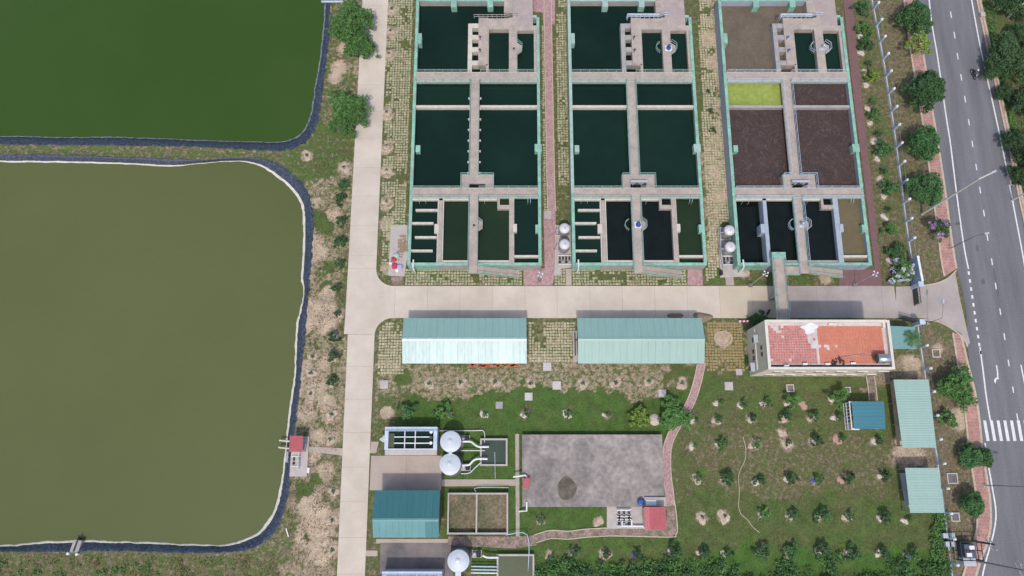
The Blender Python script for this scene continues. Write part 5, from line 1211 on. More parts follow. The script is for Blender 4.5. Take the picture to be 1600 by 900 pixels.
upole(1523, 876, 11, 'utility pole beside the transformer at the bottom right, leaning over the asphalt', .4, mat('weathered_pole', (.30, .28, .27), (.2, .19, .18), 2, .8)); upole(1524, 846, 4.5, 'short steel post crossing the pavement north of the transformer', .4, dark)
p = P(1505, 862); t = thing('transformer', 'transformer with white lids and pale cabinet standing on a frame at the bottom right', 'transformer', (*p, 0))
part('frame', railing([(p[0] - 1.5, p[1] - 1), (p[0] + 1.5, p[1] - 1), (p[0] + 1.5, p[1] + 1.6), (p[0] - 1.5, p[1] + 1.6), (p[0] - 1.5, p[1] - 1)], 0, 2.2, 1.5, .07), dark, t)
part('tank', MB().box(p[0] - .9, p[1] - .7, p[0] + .7, p[1] + 1.2, .4, 2.0), mat('slate_paint', (.07, .10, .15), (.05, .07, .1), 1, .5), t)
for dx, dy in ((-.4, -.2), (.1, .8)): part('lid', MB().box(p[0] + dx - .35, p[1] + dy - .3, p[0] + dx + .4, p[1] + dy + .25, 2.0, 2.15), white, t)
for k in range(8): part('cooling_fin', MB().box(p[0] + .72, p[1] - .6 + k * .2, p[0] + 1.0, p[1] - .55 + k * .2, .5, 1.8), steel, t)
for k in range(3): part('bushing', MB().lathe(p[0] - .7 + k * .5, p[1] + .3, [(.1, 2.0), (.14, 2.2), (.07, 2.5)], 8), mat('brown_ceramic', (.2, .08, .05), (.15, .06, .04), 2, .3), t)
p = P(1506, 876); o = thing('switch_cabinet', 'pale blue-white cabinet at the south foot of the transformer', 'cabinet', (*p, 0)); part('casing', MB().box(p[0] - .8, p[1] - .5, p[0] + .8, p[1] + .6, 0, 1.4), bluew, o); part('roof', MB().box(p[0] - .9, p[1] - .6, p[0] + .9, p[1] + .7, 1.4, 1.5), steelw, o)
for k, (px, py) in enumerate(((1471, 836), (1481, 836), (1481, 849), (1475, 849))):
    p = P(px, py); o = thing('meter_box', ('pale box by the fence near the transformer, north-west of a group of four', 'pale box by the fence near the transformer, north-east of a group of four', 'pale box nearest the transformer frame, south-east of four', 'pale box in the bushes, south-west of four')[k], 'box', (*p, 0), 'boxes near the transformer')
    part('casing', MB().box(p[0] - .33, p[1] - .3, p[0] + .33, p[1] + .3, 0, 1.1), bluew, o); part('lid', MB().box(p[0] - .38, p[1] - .35, p[0] + .38, p[1] + .35, 1.1, 1.17), steelw, o)
orr = MB(); p = P(1480, 866)
for k in range(7): a = k * .9; orr.tube([(p[0], p[1], .2), (p[0] + .8 * math.cos(a), p[1] + .6 * math.sin(a), .5)], .05, 4)
single('orange_cable_coil', orr, mat('orange_plastic', (.6, .18, .06), (.5, .14, .05), 2, .5), 'tangle of orange cable beside the boxes near the transformer', 'cable')
# hose on the lawn
ht_ = smooth_path([(*P(a, b, .05), .06) for a, b in ((1161, 683), (1165, 700), (1164, 718), (1157, 733), (1154, 745), (1155, 770), (1154, 790), (1158, 803), (1168, 812), (1176, 823), (1187, 832))], 5)
single('garden_hose', MB().tube(ht_, .07, 5), mat('hose', (.42, .38, .26), (.35, .32, .22), 2, .6), 'long pale hose winding over the lawn between the sapling rows', 'hose', smooth=True)
# barrier by the road
p = P(1162, 503); o = thing('road_barrier', 'small red and white barrier at the road edge west of the cream building', 'barrier', (*p, 0))
for k in range(6): part('stripe', MB().box(p[0] - .9 + k * .3, p[1] - .12, p[0] - .61 + k * .3, p[1] + .12, .2, .7), redp if k % 2 else white, o)
# sand piles near second shed
for k, (px, py, r) in enumerate(((1055, 495, .95), (1097, 496, 1.2))):
    p = P(px, py); mb = MB(); v = []; f = []; n = 20
    for i, (rr, z) in enumerate(((1, .1), (.75, .3), (.45, .52), (.12, .62))):
        for q in range(n): a = 2 * math.pi * q / n; u = r * rr * (1 + .15 * math.sin(3 * a + k)); v.append((p[0] + u * 1.3 * math.cos(a), p[1] + u * .7 * math.sin(a), z + .03 * math.sin(7 * a)))
    for i in range(3):
        for q in range(n): f.append((i * n + q, i * n + (q + 1) % n, (i + 1) * n + (q + 1) % n, (i + 1) * n + q))
    f.append(tuple(range(3 * n, 4 * n))); mb.add(v, f)
    single('sand_pile', mb, mat('damp_sand', (.26, .20, .15), (.18, .14, .10), 2, .95, .5), 'low brown sand pile at the north eave of the aqua-roofed shed, the %s one' % ('western', 'eastern')[k], 'sand pile', 'sand piles', True)
# small stone edges of the round flower pit
p = P(1130, 529); rg = MB()
for k in range(22): a = 2 * math.pi * k / 22; rg.obox(p[0] + 1.35 * math.cos(a), p[1] + 1.1 * math.sin(a), .33, .2, 0, .14, a + math.pi / 2)
single('stone_ring', rg, kerb, 'ring of small stones round a dry pit between the aqua shed and the cream building', 'stone ring')

# ------------------------------------------------------------------ motorcycles and the rider
def motorcycle(loc, rz, lab, scale=1.0):
    t = thing('motorcycle', lab, 'motorcycle', (*loc, .03), 'motorcycles', 0); 
    def pt(n, mb, m, smooth=True):
        me = mb.mesh(n, m, smooth); o = bpy.data.objects.new(n, me); link(o, t); return o
    for y_ in (-.65, .65):
        w_ = MB(); n = 16; v = []; f = []
        for k in range(n):
            a = 2 * math.pi * k / n
            for (r_, x_) in ((.30, -.05), (.33, 0), (.30, .05), (.22, .04), (.22, -.04)): v.append((x_, y_ + r_ * math.cos(a), .33 + r_ * math.sin(a)))
        for k in range(n):
            for j in range(5): f.append((k * 5 + j, k * 5 + (j + 1) % 5, ((k + 1) % n) * 5 + (j + 1) % 5, ((k + 1) % n) * 5 + j))
        w_.add(v, f); o = pt('wheel', w_, black)
        me = MB().tube([(-.06, y_, .33), (.06, y_, .33)], .07, 8)
        for k in range(5): a = 2 * math.pi * k / 5; me.tube([(0, y_, .33), (0, y_ + .23 * math.cos(a), .33 + .23 * math.sin(a))], .015, 4)
        h_ = bpy.data.objects.new('hub', me.mesh('hub', steel)); link(h_, o)
    pt('body', MB().tube([(0, -.55, .62), (0, -.2, .5), (0, .15, .52), (0, .45, .8)], .13, 8), mat('dark_blue_paint', (.03, .035, .06), (.02, .02, .04), 1, .3))
    pt('seat', MB().tube([(0, -.75, .80), (0, -.4, .80), (0, 0, .76)], .13, 8), black)
    pt('front_shield', MB().add([(-.18, .45, .4), (.18, .45, .4), (.14, .5, .95), (-.14, .5, .95), (0, .58, .45), (0, .6, .95)], [(0, 4, 5, 3), (4, 1, 2, 5)]), MATS['dark_blue_paint'])
    pt('handlebar', MB().tube([(-.32, .25, 1.02), (0, .4, .98), (.32, .25, 1.02)], .022, 6), steel)
    pt('fork', MB().tube([(0, .42, .95), (0, .65, .33)], .04, 6), steel); pt('exhaust', MB().tube([(.13, -.75, .35), (.13, 0, .28)], .05, 6), steel)
    pt('headlight', MB().lathe(0, .52, [(.03, .85), (.09, .9), (.09, .98), (.03, 1.03)], 8), white)
    t.rotation_euler = (0, 0, rz); return t
mc = P(1519, 118)
motorcycle(mc, R(192), 'dark motorcycle ridden down the asphalt road in the upper right')
def person(loc, rz, lab):
    # seated rider: one skinned body
    J = {'pelvis': (0, -.25, .90), 'spine': (0, -.2, 1.15), 'chest': (0, -.12, 1.38), 'neck': (0, -.08, 1.52), 'head': (0, -.04, 1.64), 'crown': (0, -.04, 1.76),
         'shl': (-.19, -.12, 1.43), 'ell': (-.27, .05, 1.20), 'hal': (-.31, .24, 1.06), 'shr': (.19, -.12, 1.43), 'elr': (.27, .05, 1.20), 'har': (.31, .24, 1.06),
         'hpl': (-.10, -.22, .88), 'knl': (-.19, .17, .80), 'anl': (-.17, .0, .38), 'tol': (-.17, .17, .33), 'hpr': (.10, -.22, .88), 'knr': (.19, .17, .80), 'anr': (.17, .0, .38), 'tor': (.17, .17, .33)}
    rad = dict(pelvis=.15, spine=.14, chest=.15, neck=.055, head=.09, crown=.07, shl=.075, ell=.05, hal=.035, shr=.075, elr=.05, har=.035, hpl=.10, knl=.07, anl=.045, tol=.035, hpr=.10, knr=.07, anr=.045, tor=.035)
    E_ = [('pelvis', 'spine'), ('spine', 'chest'), ('chest', 'neck'), ('neck', 'head'), ('head', 'crown'), ('chest', 'shl'), ('shl', 'ell'), ('ell', 'hal'), ('chest', 'shr'), ('shr', 'elr'), ('elr', 'har'),
          ('pelvis', 'hpl'), ('hpl', 'knl'), ('knl', 'anl'), ('anl', 'tol'), ('pelvis', 'hpr'), ('hpr', 'knr'), ('knr', 'anr'), ('anr', 'tor')]
    names = list(J)
    V = [J[n] for n in names]; E = [(names.index(a), names.index(b)) for a, b in E_]; rr = [rad[n] for n in names]
    for s, h in ((-1, 'hal'), (1, 'har')):                            # fingers closed on the grips, thumb from the side
        b = J[h]; bi = names.index(h)
        for k in range(4):
            o = len(V); x = b[0] + s * (-.03 + .022 * k); L_ = (.055, .062, .058, .045)[k]
            V += [(x, b[1] + .045, b[2] + .01), (x, b[1] + .045 + L_ * .5, b[2] - .015), (x, b[1] + .03 + L_ * .4, b[2] - .05)]; rr += [.010, .009, .008]; E += [(bi, o), (o, o + 1), (o + 1, o + 2)]
        o = len(V); V += [(b[0] - s * .035, b[1] + .01, b[2] - .015), (b[0] - s * .045, b[1] + .035, b[2] - .04)]; rr += [.011, .009]; E += [(bi, o), (o, o + 1)]
    me = bpy.data.meshes.new('person'); me.from_pydata(V, E, []); me.materials.append(mat('dark_clothes', (.035, .035, .045), (.06, .055, .06), 3, .85))
    o = bpy.data.objects.new('person', me); link(o); o.location = (loc[0], loc[1], .03); o.rotation_euler = (0, 0, rz)
    sk = o.modifiers.new('skin', 'SKIN'); layer = me.skin_vertices[0].data if me.skin_vertices else None
    if layer is None:
        import bmesh
        b = bmesh.new(); b.from_mesh(me); b.verts.layers.skin.verify(); b.to_mesh(me); b.free(); layer = me.skin_vertices[0].data
    for i, r_ in enumerate(rr): layer[i].radius = (r_, r_); layer[i].use_root = i == 0
    ss = o.modifiers.new('sub', 'SUBSURF'); ss.levels = 1; ss.render_levels = 1
    o['label'] = lab; o['category'] = 'person'
    def cp(n, mb, m, sm_=True):
        c = bpy.data.objects.new(n, mb.mesh(n, m, sm_)); link(c, o)
    cp('helmet', MB().lathe(0, -.04, [(.10, 1.60), (.145, 1.66), (.15, 1.74), (.12, 1.82), (.04, 1.86)], 14), white)
    f = MB(); f.lathe(0, .055, [(.012, 1.62), (.02, 1.635), (.008, 1.66)], 6)
    for s in (-1, 1): f.lathe(s * .035, .05, [(.008, 1.655), (.012, 1.665), (.006, 1.675)], 6)
    f.box(-.03, .045, .03, .055, 1.595, 1.602)
    for s in (-1, 1): f.box(s * .09, -.06, s * .105, -.02, 1.60, 1.66)
    cp('face', f, mat('skin', (.35, .2, .13), (.3, .17, .11), 4, .6)); return o
person((mc[0], mc[1], 0), R(192), 'rider in dark clothes and white helmet on the motorcycle going down the road')
motorcycle(P(1197, 492), R(150), 'black motorcycle parked in the building shadow beside the footbridge')
for k in range(7):
    f = (k + .5) / 7; a_, b_ = P(1402, 603), P(1410, 690); motorcycle((a_[0] + (b_[0] - a_[0]) * f + .55, a_[1] + (b_[1] - a_[1]) * f), R(90 + (k * 37 % 13) - 6), 'motorcycle parked under the bigger aqua shelter, %s from its north end' % ('first', 'second', 'third', 'fourth', 'fifth', 'sixth', 'seventh')[k])

# ------------------------------------------------------------------ plants
random.seed(21)
def leaves(mb, c, rad, n, size, flat=.35, mi=0):
    for _ in range(n):
        while True:
            d = Vector((random.uniform(-1, 1), random.uniform(-1, 1), random.uniform(-1, 1)))
            if d.length < 1: break
        p = Vector(c) + Vector((d.x * rad[0], d.y * rad[1], d.z * rad[2]))
        nrm = Vector((random.gauss(0, flat), random.gauss(0, flat), 1)).normalized(); u = nrm.orthogonal().normalized(); a = random.uniform(0, 6.28)
        u = (Matrix.Rotation(a, 3, nrm) @ u); w = nrm.cross(u); s = size * random.uniform(.6, 1.3); k = random.uniform(.4, .65)
        mb.add([p - u * s, p + w * s * k, p + u * s, p - w * s * k], [(0, 1, 2, 3)], mi)
def crown_mesh(name, m, r, h, clumps, per, leaf, seed, rough=.35, flower=None, ragged=0.0):
    random.seed(seed); mb = MB()
    for i in range(clumps):
        t_ = random.uniform(0, 6.28); u = random.random() ** .55; z = (1 - u * u) * .8 + random.uniform(-.25, .2)
        rr = r * u * (1 + ragged * math.sin(3 * t_ + seed) * .5 + ragged * random.uniform(-.4, .4))
        cr = r * random.uniform(.16, .30)
        leaves(mb, (rr * math.cos(t_), rr * math.sin(t_), h * z), (cr, cr, cr * .65), per, leaf, .45, 1 if flower and random.random() < .3 else 0)
    return mb.mesh(name, [m] + ([flower] if flower else []))
def trunk_mesh(r, h, seed, limbs=5, z0=0):
    random.seed(seed); mb = MB(); mb.tube([(0, 0, -.1), (.05, .03, h * .5), (0, .05, h)], r, 7, r2=r * .55)
    for k in range(limbs):
        a = k * 6.28 / limbs + random.uniform(-.4, .4); L_ = h * random.uniform(.5, .8)
        mb.tube([(0, .05, h * .75), (L_ * .45 * math.cos(a), L_ * .45 * math.sin(a), h * 1.1), (L_ * .9 * math.cos(a), L_ * .9 * math.sin(a), h * 1.35)], r * .45, 5, r2=r * .15)
    return mb.mesh('trunk', bark)
CR = {}
for i in range(3):
    CR['sap', i] = crown_mesh('crown', leaf_mid, .75, .7, 16, 24, .13, 100 + i, ragged=.7)
    CR['sapd', i] = crown_mesh('crown', leaf_dark, .8, .8, 18, 26, .14, 110 + i, ragged=.4)
    CR['shrub', i] = crown_mesh('crown', leaf_mid, 1.15, 1.1, 30, 40, .15, 120 + i, ragged=.6)
    CR['shrubb', i] = crown_mesh('crown', leaf_blue, 1.2, 1.2, 30, 40, .15, 130 + i, ragged=.6)
    CR['street', i] = crown_mesh('crown', leaf_dark, 2.5, 2.6, 90, 60, .19, 140 + i, ragged=.3)
    CR['streetg', i] = crown_mesh('crown', leaf_blue, 2.5, 2.6, 95, 60, .17, 150 + i, ragged=.25)
    CR['ragged', i] = crown_mesh('crown', leaf_mid, 3.0, 2.4, 105, 46, .24, 160 + i, ragged=.8)
    CR['forest', i] = crown_mesh('crown', leaf_deep, 3.6, 3.2, 110, 55, .25, 170 + i, ragged=.5)
CR['lime', 0] = crown_mesh('crown', leaf_lime, 1.25, 1.2, 34, 40, .16, 181, ragged=.5)
CR['airy', 0] = crown_mesh('crown', leaf_lime, 1.9, 1.8, 34, 36, .19, 182, ragged=.7)
CR['flower', 0] = crown_mesh('crown', leaf_dark, 1.7, 1.8, 50, 40, .17, 183, flower=petal, ragged=.5)
CR['flowerp', 0] = crown_mesh('crown', leaf_mid, 1.9, 1.9, 50, 40, .18, 184, flower=mat('pale_blossom', (.50, .50, .58), (.4, .4, .5), 3, .7), ragged=.6)
TR = {k: trunk_mesh(r, h, 5 + i) for i, (k, (r, h)) in enumerate(dict(sap=(.05, .7), shrub=(.07, .8), big=(.18, 2.6), forest=(.22, 3.4)).items())}
def mound(m, seed, r):
    random.seed(seed); mb = MB(); v = []; f = []; n = 18; ph = random.uniform(0, 6)
    for i, (rr, z) in enumerate(((1, -.03), (.85, .07), (.55, .11), (.15, .05))):
        for k in range(n): a = 2 * math.pi * k / n; q = r * rr * (.86 + .20 * math.sin(2 * a + ph) + .13 * math.sin(3 * a + 2.3 * ph) + .10 * math.sin(7 * a + ph) + random.uniform(-.12, .12)); v.append((q * math.cos(a), q * math.sin(a), z + random.uniform(-.015, .015)))
    for i in range(3):
        for k in range(n): f.append((i * n + k, i * n + (k + 1) % n, (i + 1) * n + (k + 1) % n, (i + 1) * n + k))
    f.append(tuple(range(3 * n, 4 * n))); return mb.add(v, f).mesh('soil_mound', m, True)
MO = {}
for i in range(3):
    MO['soil', i] = mound(soilm, 40 + i, 1.05); MO['lime', i] = mound(limem, 50 + i, .62); MO['rim', i] = mound(soilm, 60 + i, .85); MO['blue', i] = mound(bluesheet, 70 + i, .7); MO['red', i] = mound(pinksoil, 80 + i, .8)
IDX = [0]
def plant(px, py, kind, trunk, lab, cat='sapling', name='sapling', zt=1.0, s=1.0, mo=None, mo_off=(-.45, -.35), grp=None, ms=1.0):
    """px,py = where the crown's middle shows in the photo (height zt)"""
    i = IDX[0]; IDX[0] += 1; rnd = random.Random(i * 13 + 1); p = P(px, py, zt); t = thing(name, lab, cat, (*p, 0), grp)
    if trunk:
        o = bpy.data.objects.new('trunk', TR[trunk]); link(o, t); o.rotation_euler[2] = rnd.uniform(0, 6); o.scale = (s, s, s)
        vs = [k for k in CR if k[0] == kind]; o = bpy.data.objects.new('crown', CR[vs[i % len(vs)]]); link(o, t)
        o.location[2] = {'sap': .55, 'shrub': .7, 'big': 2.4, 'forest': 3.2}[trunk] * s; o.rotation_euler[2] = rnd.uniform(0, 6); o.scale = (s * rnd.uniform(.88, 1.1), s * rnd.uniform(.88, 1.1), s)
    if mo:
        o = bpy.data.objects.new('soil_mound', MO[mo, i % 3]); link(o, t); o.location = (mo_off[0], mo_off[1], 0); o.rotation_euler[2] = rnd.uniform(0, 6); o.scale = (ms * rnd.uniform(.7, 1.1), ms * rnd.uniform(.75, 1.15), 1)
        ZONES.append(('d', (p[0] + mo_off[0], p[1] + mo_off[1]), {'soil': 1.0, 'rim': .8}.get(mo, .6) * ms, (.36, .60, .3)))
        if zt and mo != 'soil': ZONES.append(('d', (p[0] + .5, p[1] + .9), .8, (.55, .05, .9)))  # sapling's shade painted as a darker disc of ground cover
    return t
ORD = ['first', 'second', 'third', 'fourth', 'fifth', 'sixth', 'seventh', 'eighth', 'ninth', 'tenth', 'eleventh', 'twelfth', 'thirteenth', 'fourteenth', 'fifteenth']
# pits with withered saplings under the long sheds
for k, (px, py) in enumerate(((671, 599), (720, 598), (773, 597), (829, 599), (911, 599), (962, 598), (1014, 597), (1066, 599))):
    plant(px, py, 'sap', 'sap', '%s bare soil pit with tiny sapling from left, below the long sheds' % ORD[k].capitalize(), s=.45, mo='soil', mo_off=(0, 0), zt=0, grp='soil pits below the long sheds', ms=.95)
rowb = ((757, 647, .5, 'sap'), (822, 647, .8, 'sap'), (888, 647, .8, 'sap'), (951, 648, .6, 'sap'))
for k, (px, py, s, kd) in enumerate(rowb): plant(px, py, kd, 'sap', '%s sapling from left with white soil on bright lawn north of reservoir' % ORD[k].capitalize(), s=s, mo='lime', grp='saplings on the bright lawn', mo_off=(-.2, 0), ms=1.2)
plant(636, 641, 'shrubb', 'shrub', 'bluish dark shrub north of the settling unit, the western of two', 'shrub', 'shrub', 1.5, 1.05); plant(692, 645, 'shrub', 'shrub', 'loose green shrub north of the round tanks, the eastern of two', 'shrub', 'shrub', 1.5, 1.05, mo='lime', mo_off=(.9, -.2))
plant(1001, 652, 'lime', 'shrub', 'yellow-green bushy tree at the north edge of the reservoir', 'tree', 'tree', 2, 1.3); plant(1055, 648, 'ragged', 'big', 'spreading green tree overhanging the curved pink path', 'tree', 'tree', 3, .64)
single('soil_heap', MB().lathe(*P(1023, 656), [(.9, 0), (.6, .2), (.2, .3)], 14), limem, 'small white soil heap between the yellow-green tree and the spreading tree', 'soil heap')
rows = {
    'northmost row below cream building': [(1127, 628, .6, 'sap', 'lime'), (1164, 631, .9, 'sap', 'lime'), (1201, 629, 1.1, 'sap', 'lime'), (1239, 627, 1.5, 'sapd', 'lime'), (1264, 630, .3, 'sap', 'red'), (1309, 622, 2.0, 'sapd', 'lime')],
    'second row below cream building': [(1089, 656, .5, 'sap', 'lime'), (1124, 655, .8, 'sap', 'rim'), (1178, 652, .8, 'sapd', 'rim'), (1229, 652, 1.0, 'sapd', 'rim'), (1273, 650, 1.1, 'sapd', 'rim'), (1313, 650, .9, 'sapd', 'lime')],
    'third row beside blue shelter': [(1088, 696, .5, 'sap', 'lime'), (1129, 694, 1.1, 'sap', 'lime'), (1184, 692, .9, 'sapd', 'soil'), (1235, 692, .9, 'sapd', 'soil'), (1277, 688, 1.0, 'sapd', 'lime'), (1318, 684, .9, 'sapd', 'red'), (1375, 688, 1.0, 'sapd', 'lime')],
    'fourth row of the lawn': [(1093, 747, .9, 'sap', 'rim'), (1137, 748, 1.2, 'sapd', 'rim'), (1189, 753, .9, 'sapd', 'lime'), (1238, 748, 1.1, 'sapd', 'lime'), (1281, 749, 1.0, 'sapd', 'blue'), (1326, 746, 1.1, 'sapd', 'red'), (1385, 743, 1.3, 'sapd', 'lime')],
    'fifth row of the lawn': [(1100, 808, .5, 'sapd', 'soil'), (1135, 806, .5, 'sapd', 'soil'), (1196, 804, 1.1, 'sap', 'lime'), (1241, 805, 1.1, 'sapd', 'rim'), (1287, 808, 1.2, 'sapd', 'lime'), (1330, 807, 1.1, 'sapd', 'rim'), (1384, 808, 1.2, 'sapd', 'lime'), (1424, 813, .6, 'sap', 'lime')],
    'southmost row by thicket': [(898, 863, 1.1, 'sapd', 'rim'), (948, 866, .9, 'sapd', 'soil'), (999, 866, .9, 'sapd', 'blue'), (1054, 862, 1.3, 'sapd', 'lime'), (1101, 864, 1.1, 'sapd', 'lime'), (1140, 864, 1.1, 'sapd', 'lime'), (1192, 862, 1.2, 'sapd', 'lime'), (1238, 862, 1.0, 'shrubb', 'rim'), (1287, 862, 1.3, 'sapd', 'lime'), (1334, 864, 1.1, 'sapd', 'lime'), (1383, 864, 1.2, 'sapd', 'lime'), (1429, 868, 1.2, 'sapd', 'blue')]}
for rn, lst in rows.items():
    for k, (px, py, s, kd, mo) in enumerate(lst):
        s *= (.78, 1.0, 1.15, .9, 1.08)[px % 5]; kd = ('sap' if kd == 'sapd' else kd) if px % 7 < 2 else kd
        md = {'lime': 'white soil beside it', 'rim': 'pale soil ring', 'soil': 'broad soil pit', 'blue': 'dark blue sheeting', 'red': 'reddish soil'}[mo]
        plant(px, py, kd, 'sap', '%s sapling from left, %s, in the %s' % (ORD[k], md, rn), s=s, mo=mo, grp='saplings planted in rows on the lawn', mo_off=(-.5 if mo in ('lime', 'blue', 'red') else -.15, -.15))
for k, (px, py, lab) in enumerate(((857, 867, 'empty round soil pit at the west end of the southmost sapling row'), (936, 815, 'straw-coloured round pit west of the pump house pad'), (1222, 677, 'pale scuffed soil patch between the second and third sapling rows'), (845, 813, 'scruffy soil pit with weeds below the reservoir slab'))):
    plant(px, py, 'sap', 'sap' if k == 3 else None, lab, 'soil pit', 'soil_pit', 0, .8, 'soil', (0, 0), ms=.8)
# dark saplings along the concrete lane
for k, (px, py, s) in enumerate(((536, 288, 1.25), (533, 311, 1.25), (533, 345, 1.05), (531, 377, 1.25), (529, 411, 1.1), (525, 449, .95), (526, 489, .7), (522, 525, 1.1), (520, 556, 1.15), (519, 596, 1.15))):
    plant(px, py, 'sapd', 'sap', '%s dark round sapling from the north along the west side of the lane' % ORD[k], s=s, mo='soil' if k > 5 else None, mo_off=(0, 0), grp='saplings along the lane', ms=.8)
for k, (px, py) in enumerate(((538, 262), (480, 243), (518, 648), (516, 687), (489, 557), (486, 583), (486, 615), (521, 768), (520, 813), (519, 860))):
    plant(px, py, 'sap', 'sap', ('withered sapling in a round soil pit beside the lane, near its green north end', 'pale empty-looking pit on the green patch between the two ponds', 'round soil pit by the lane, north of the intake path by two pits', 'round soil pit by the lane just north of the intake path', 'dry pit between pond and lane, northernmost of three', 'dry pit between pond and lane, middle of three', 'dry pit between pond and lane, southernmost of three', 'first soil pit by the lane south of the intake path', 'second soil pit by the lane south of the intake path', 'third soil pit by the lane near the bottom edge')[k], 'soil pit', 'soil_pit', 0, .4, 'soil', (0, 0), 'round soil pits by the lane', ms=.98)
for k, (px, py) in enumerate(((612, 14), (610, 48), (607, 84), (604, 175), (604, 228), (604, 266), (604, 315))):
    plant(px, py, 'sap', 'sap', '%s small soil pit from the top in the turf pavers east of the lane' % ORD[k], 'soil pit', 'soil_pit', 0, .35, 'soil', (0, 0), 'soil pits in the turf pavers', ms=.9)
for k, (px, py) in enumerate(((1107, 143), (1112, 172), (1114, 203))): plant(px, py, 'sapd', 'sap', '%s small weed bush in the turf pavers west of the sludge basin' % ORD[k], 'shrub', 'shrub', .5, .6, grp='weed bushes in the pavers')
# strip between right-hand basin and fence
strip = [(1347, 12, 1.15, 'shrubb', 0), (1353, 42, 1.05, 'shrub', 1), (1355, 68, 1.05, 'shrubb', 1), (1360, 97, .7, 'sapd', 1), (1363, 118, 1.0, 'lime', 1), (1366, 156, .6, 'sapd', 1), (1369, 178, .95, 'shrub', 1), (1375, 206, .75, 'sapd', 1), (1380, 234, 1.15, 'shrubb', 1), (1384, 265, .65, 'sapd', 1), (1391, 292, 1.05, 'shrubb', 1), (1391, 325, .55, 'sapd', 1), (1392, 357, .95, 'shrub', 0), (1402, 394, 1.1, 'shrubb', 1), (1411, 422, 1.05, 'flowerp', 1)]
for k, (px, py, s, kd, mo) in enumerate(strip):
    plant(px, py, kd, 'shrub' if kd not in ('sapd',) else 'sap', '%s shrub from the top beside the white fence%s' % (ORD[k], {'lime': ', yellow-green', 'flowerp': ', with pale blossom', 'shrubb': ', bluish green', 'sapd': ', small and dark', 'shrub': ', round and green'}[kd]), 'shrub', 'shrub', 1.2, s * (1.2 if kd == 'sapd' else 1), 'lime' if mo else None, (-.6, -1.1), 'shrubs inside the fence', ms=1.1)
# street trees
for px, py, kd, s, zt, lab in ((1436, 20, 'street', 1.0, 4, 'dense dark street tree nearest the top edge'), (1442, 66, 'airy', 1.0, 3.5, 'airy pale yellow-green street tree, second from the top'), (1452, 138, 'street', 1.2, 4, 'largest dark street tree overhanging the pink pavement'),
                               (1449, 219, 'streetg', 1.05, 4, 'round blue-green street tree, fourth from the top'), (1455, 289, 'streetg', .95, 4, 'neat round green street tree just north of the tall pale lamp'), (1473, 354, 'flower', .95, 3, 'street tree with lilac blossom on the pavement'),
                               (1507, 601, 'ragged', .78, 4, 'broad ragged street tree just north of the zebra crossing'), (1526, 713, 'streetg', .62, 3, 'small oblong street tree just south of the zebra crossing, western half'), (1546, 714, 'street', .55, 3, 'small round street tree at the kerb south of the zebra crossing'),
                               (1532, 789, 'streetg', .72, 4, 'drooping street tree on the curve near the transformer'), (1482, 652, 'shrub', 1.0, 1, 'thin shrub on bare soil between fence and pavement')):
    tr = 'big' if kd not in ('airy', 'flower', 'shrub') else ('big' if kd != 'shrub' else 'shrub'); plant(px, py, kd, tr, lab, 'tree', 'street_tree', zt, s, grp='street trees')
plant(1452, 12, 'street', 'big', 'small dark crown behind the topmost street tree', 'tree', 'street_tree', 4, .6, grp='street trees')
# ragged trees on the verge at the top left
for px, py, s, lab in ((548, 40, .95, 'tall ragged tree overhanging the lane, topmost on the verge'), (562, 66, .72, 'ragged tree overhanging the lane just south of the topmost one'), (545, 12, .7, 'ragged tree crown touching the top edge beside the lane'), (538, 160, .85, 'ragged tree on the verge beside the upper pond corner'), (552, 172, .7, 'ragged tree leaning over the lane, southernmost of the group'), (530, 185, .6, 'low ragged bush at the upper pond corner')):
    plant(px, py, 'ragged', 'big', lab, 'tree', 'tree', 3.5, s, grp='ragged trees on the verge')
# scrub beyond the road
fx = [(1584, 70, .72), (1602, 92, .62), (1604, -6, .72), (1570, 92, .42), (1612, 38, .5), (1605, 208, .5), (1628, 150, .7), (1592, 128, .38), (1650, 90, .95), (1645, 240, .9), (1616, 262, .45)]
for k, (px, py, s) in enumerate(fx):
    plant(px, py, 'forest', 'forest', '%s dark tree from the top in the scrub beyond the road' % (ORD[k]), 'tree', 'tree', 5, s, grp='dark trees beyond the road')
# palm near the gate
p = P(1428, 528, 3.4); t = thing('palm_tree', 'young palm with drooping fronds over the green lean-to near the gate', 'palm tree', (*p, 0)); part('trunk', MB().tube([(*p, -.1), (*p, 3.2)], .12, 7, r2=.08), bark, t)
random.seed(9)
for k in range(11):
    a = k * 6.28 / 11 + random.uniform(-.2, .2); mb = MB(); L_ = random.uniform(1.5, 2.0)
    for j in range(14):
        f = (j + 1) / 14; r_ = L_ * f; z = 3.3 + .9 * f - 1.6 * f * f; c = (p[0] + r_ * math.cos(a), p[1] + r_ * math.sin(a), z)
        for s in (-1, 1):
            l = .5 * math.sin(math.pi * min(1, f + .1)) + .12; b = a + s * 1.0; mb.add([c, (c[0] + .08 * math.cos(a), c[1] + .08 * math.sin(a), z), (c[0] + l * math.cos(b), c[1] + l * math.sin(b), z - .15)], [(0, 1, 2)])
    mb.tube([(p[0], p[1], 3.25), (p[0] + L_ * .5 * math.cos(a), p[1] + L_ * .5 * math.sin(a), 3.35), (p[0] + L_ * math.cos(a), p[1] + L_ * math.sin(a), 2.6)], .025, 3)
    part('frond', mb, leaf_mid, t)
plant(1188, 498, 'shrubb', 'shrub', 'dark shrub in the shadow at the north-west corner of the cream building', 'shrub', 'shrub', 1, .9); plant(1176, 500, 'sapd', 'sap', 'low dark bush at the road edge by the cream building corner', 'shrub', 'shrub', .6, 1.2)
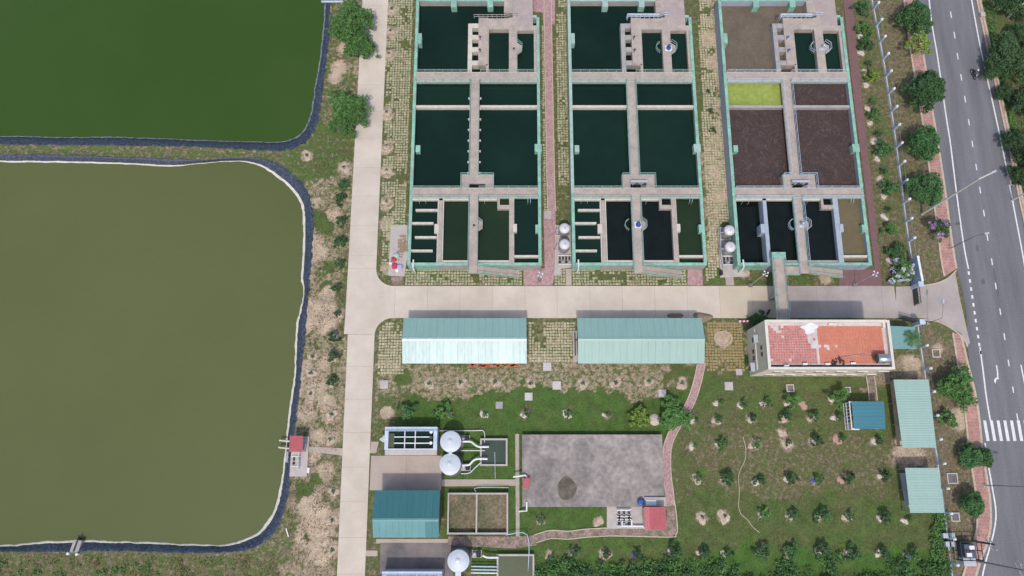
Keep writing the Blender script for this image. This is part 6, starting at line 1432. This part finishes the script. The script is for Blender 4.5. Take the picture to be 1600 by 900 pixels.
# thicket along the bottom edge
random.seed(31); th = MB()
for _ in range(900):
    px = random.uniform(838, 1478); lo = 866 + 16 * noise.noise((px * .02, 3, 1)) + (10 if px < 1000 else 0); py = lo + (960 - lo) * random.random() ** .8; p = P(px, py)
    if noise.noise((p[0] * .22, p[1] * .3, 50)) + .3 * (900 - py) / 40 > .18 and py < 900: continue
    if any(abs(px - q[0]) < 13 and abs(py - q[1]) < 12 for q in rows['southmost row by thicket']): continue
    hh = random.uniform(.4, 1.9) * min(1, (py - 855) / 24); r_ = random.uniform(.5, 1.1); leaves(th, (p[0], p[1], hh * .6), (r_, r_, hh * .5), 26, .2, .5, 0 if random.random() < .6 else 1)
o = part('thicket', th, [leaf_dark, leaf_mid], None); o['kind'] = 'stuff'; o['label'] = 'dense green undergrowth along the bottom edge of the lawn'
th = MB()
for _ in range(420):
    f = random.random(); y_ = -60 + 560 * f; x_ = 1533 + (y_ + 10) * .212 + abs(random.gauss(0, 3.2)) + 2; p = P(x_, y_); leaves(th, (p[0], p[1], .2), (.35, .5, .22), 16, .13, .5)
for _ in range(60):
    y_ = random.uniform(-40, 420); x_ = 1545 + (y_ + 10) * .205 + random.uniform(0, 60); p = P(x_, y_); leaves(th, (p[0], p[1], .3), (.8, .8, .3), 30, .16, .5)
for _ in range(90):
    x_ = random.uniform(1455, 1480); y_ = random.uniform(800, 900); p = P(x_, y_); leaves(th, (p[0], p[1], .4), (.6, .6, .4), 22, .17, .5)
for _ in range(70):
    x_ = random.uniform(-5, 400); p = P(x_, random.uniform(880, 915)); leaves(th, (p[0], p[1], .2), (.5, .4, .25), 16, .15, .5)
o = part('undergrowth', th, leaf_mid, None); o['kind'] = 'stuff'; o['label'] = 'low weeds beyond the road and along the fences'
# grass tufts and weeds
def tufts(nm, poly, n, m, h, seed, lab):
    random.seed(seed); pl = PP(poly); xs = [q[0] for q in pl]; ys = [q[1] for q in pl]; mb = MB(); k = 0; tries = 0
    while k < n and tries < n * 20:
        tries += 1
        x, y = random.uniform(min(xs), max(xs)), random.uniform(min(ys), max(ys))
        if noise.noise((x * .5, y * .5, 30)) < random.uniform(-.3, .3) or not inside(x, y, pl): continue
        k += 1
        for j in range(7):
            a = random.uniform(0, 6.28); l = random.uniform(.08, .2); z = h * random.uniform(.5, 1); b = a + .5
            mb.add([(x, y, -.02), (x + .05 * math.cos(b), y + .05 * math.sin(b), 0), (x + l * math.cos(a), y + l * math.sin(a), z)], [(0, 1, 2)])
    o = part(nm, mb, m, None); o['kind'] = 'stuff'; o['label'] = lab
tufts('grass_tufts', [(490, 250), (552, 215), (540, 470), (528, 690), (520, 900), (440, 900), (460, 700), (485, 500), (492, 350)], 2600, drygrass, .22, 1, 'dry grass tufts on the verge between pond and lane')
tufts('grass_tufts', [(590, 610), (1060, 640), (1440, 640), (1480, 860), (840, 860), (800, 680), (690, 740), (600, 640)], 3200, greengrass, .15, 2, 'green grass tufts on the lawn')
tufts('grass_tufts', [(0, 864), (430, 866), (440, 900), (0, 910)], 900, drygrass, .25, 3, 'dry grass tufts south of the olive pond')
tufts('grass_tufts', [(1330, 0), (1425, 0), (1500, 400), (1500, 430), (1370, 440)], 900, drygrass, .15, 4, 'dry grass tufts beside the white fence')
ground()
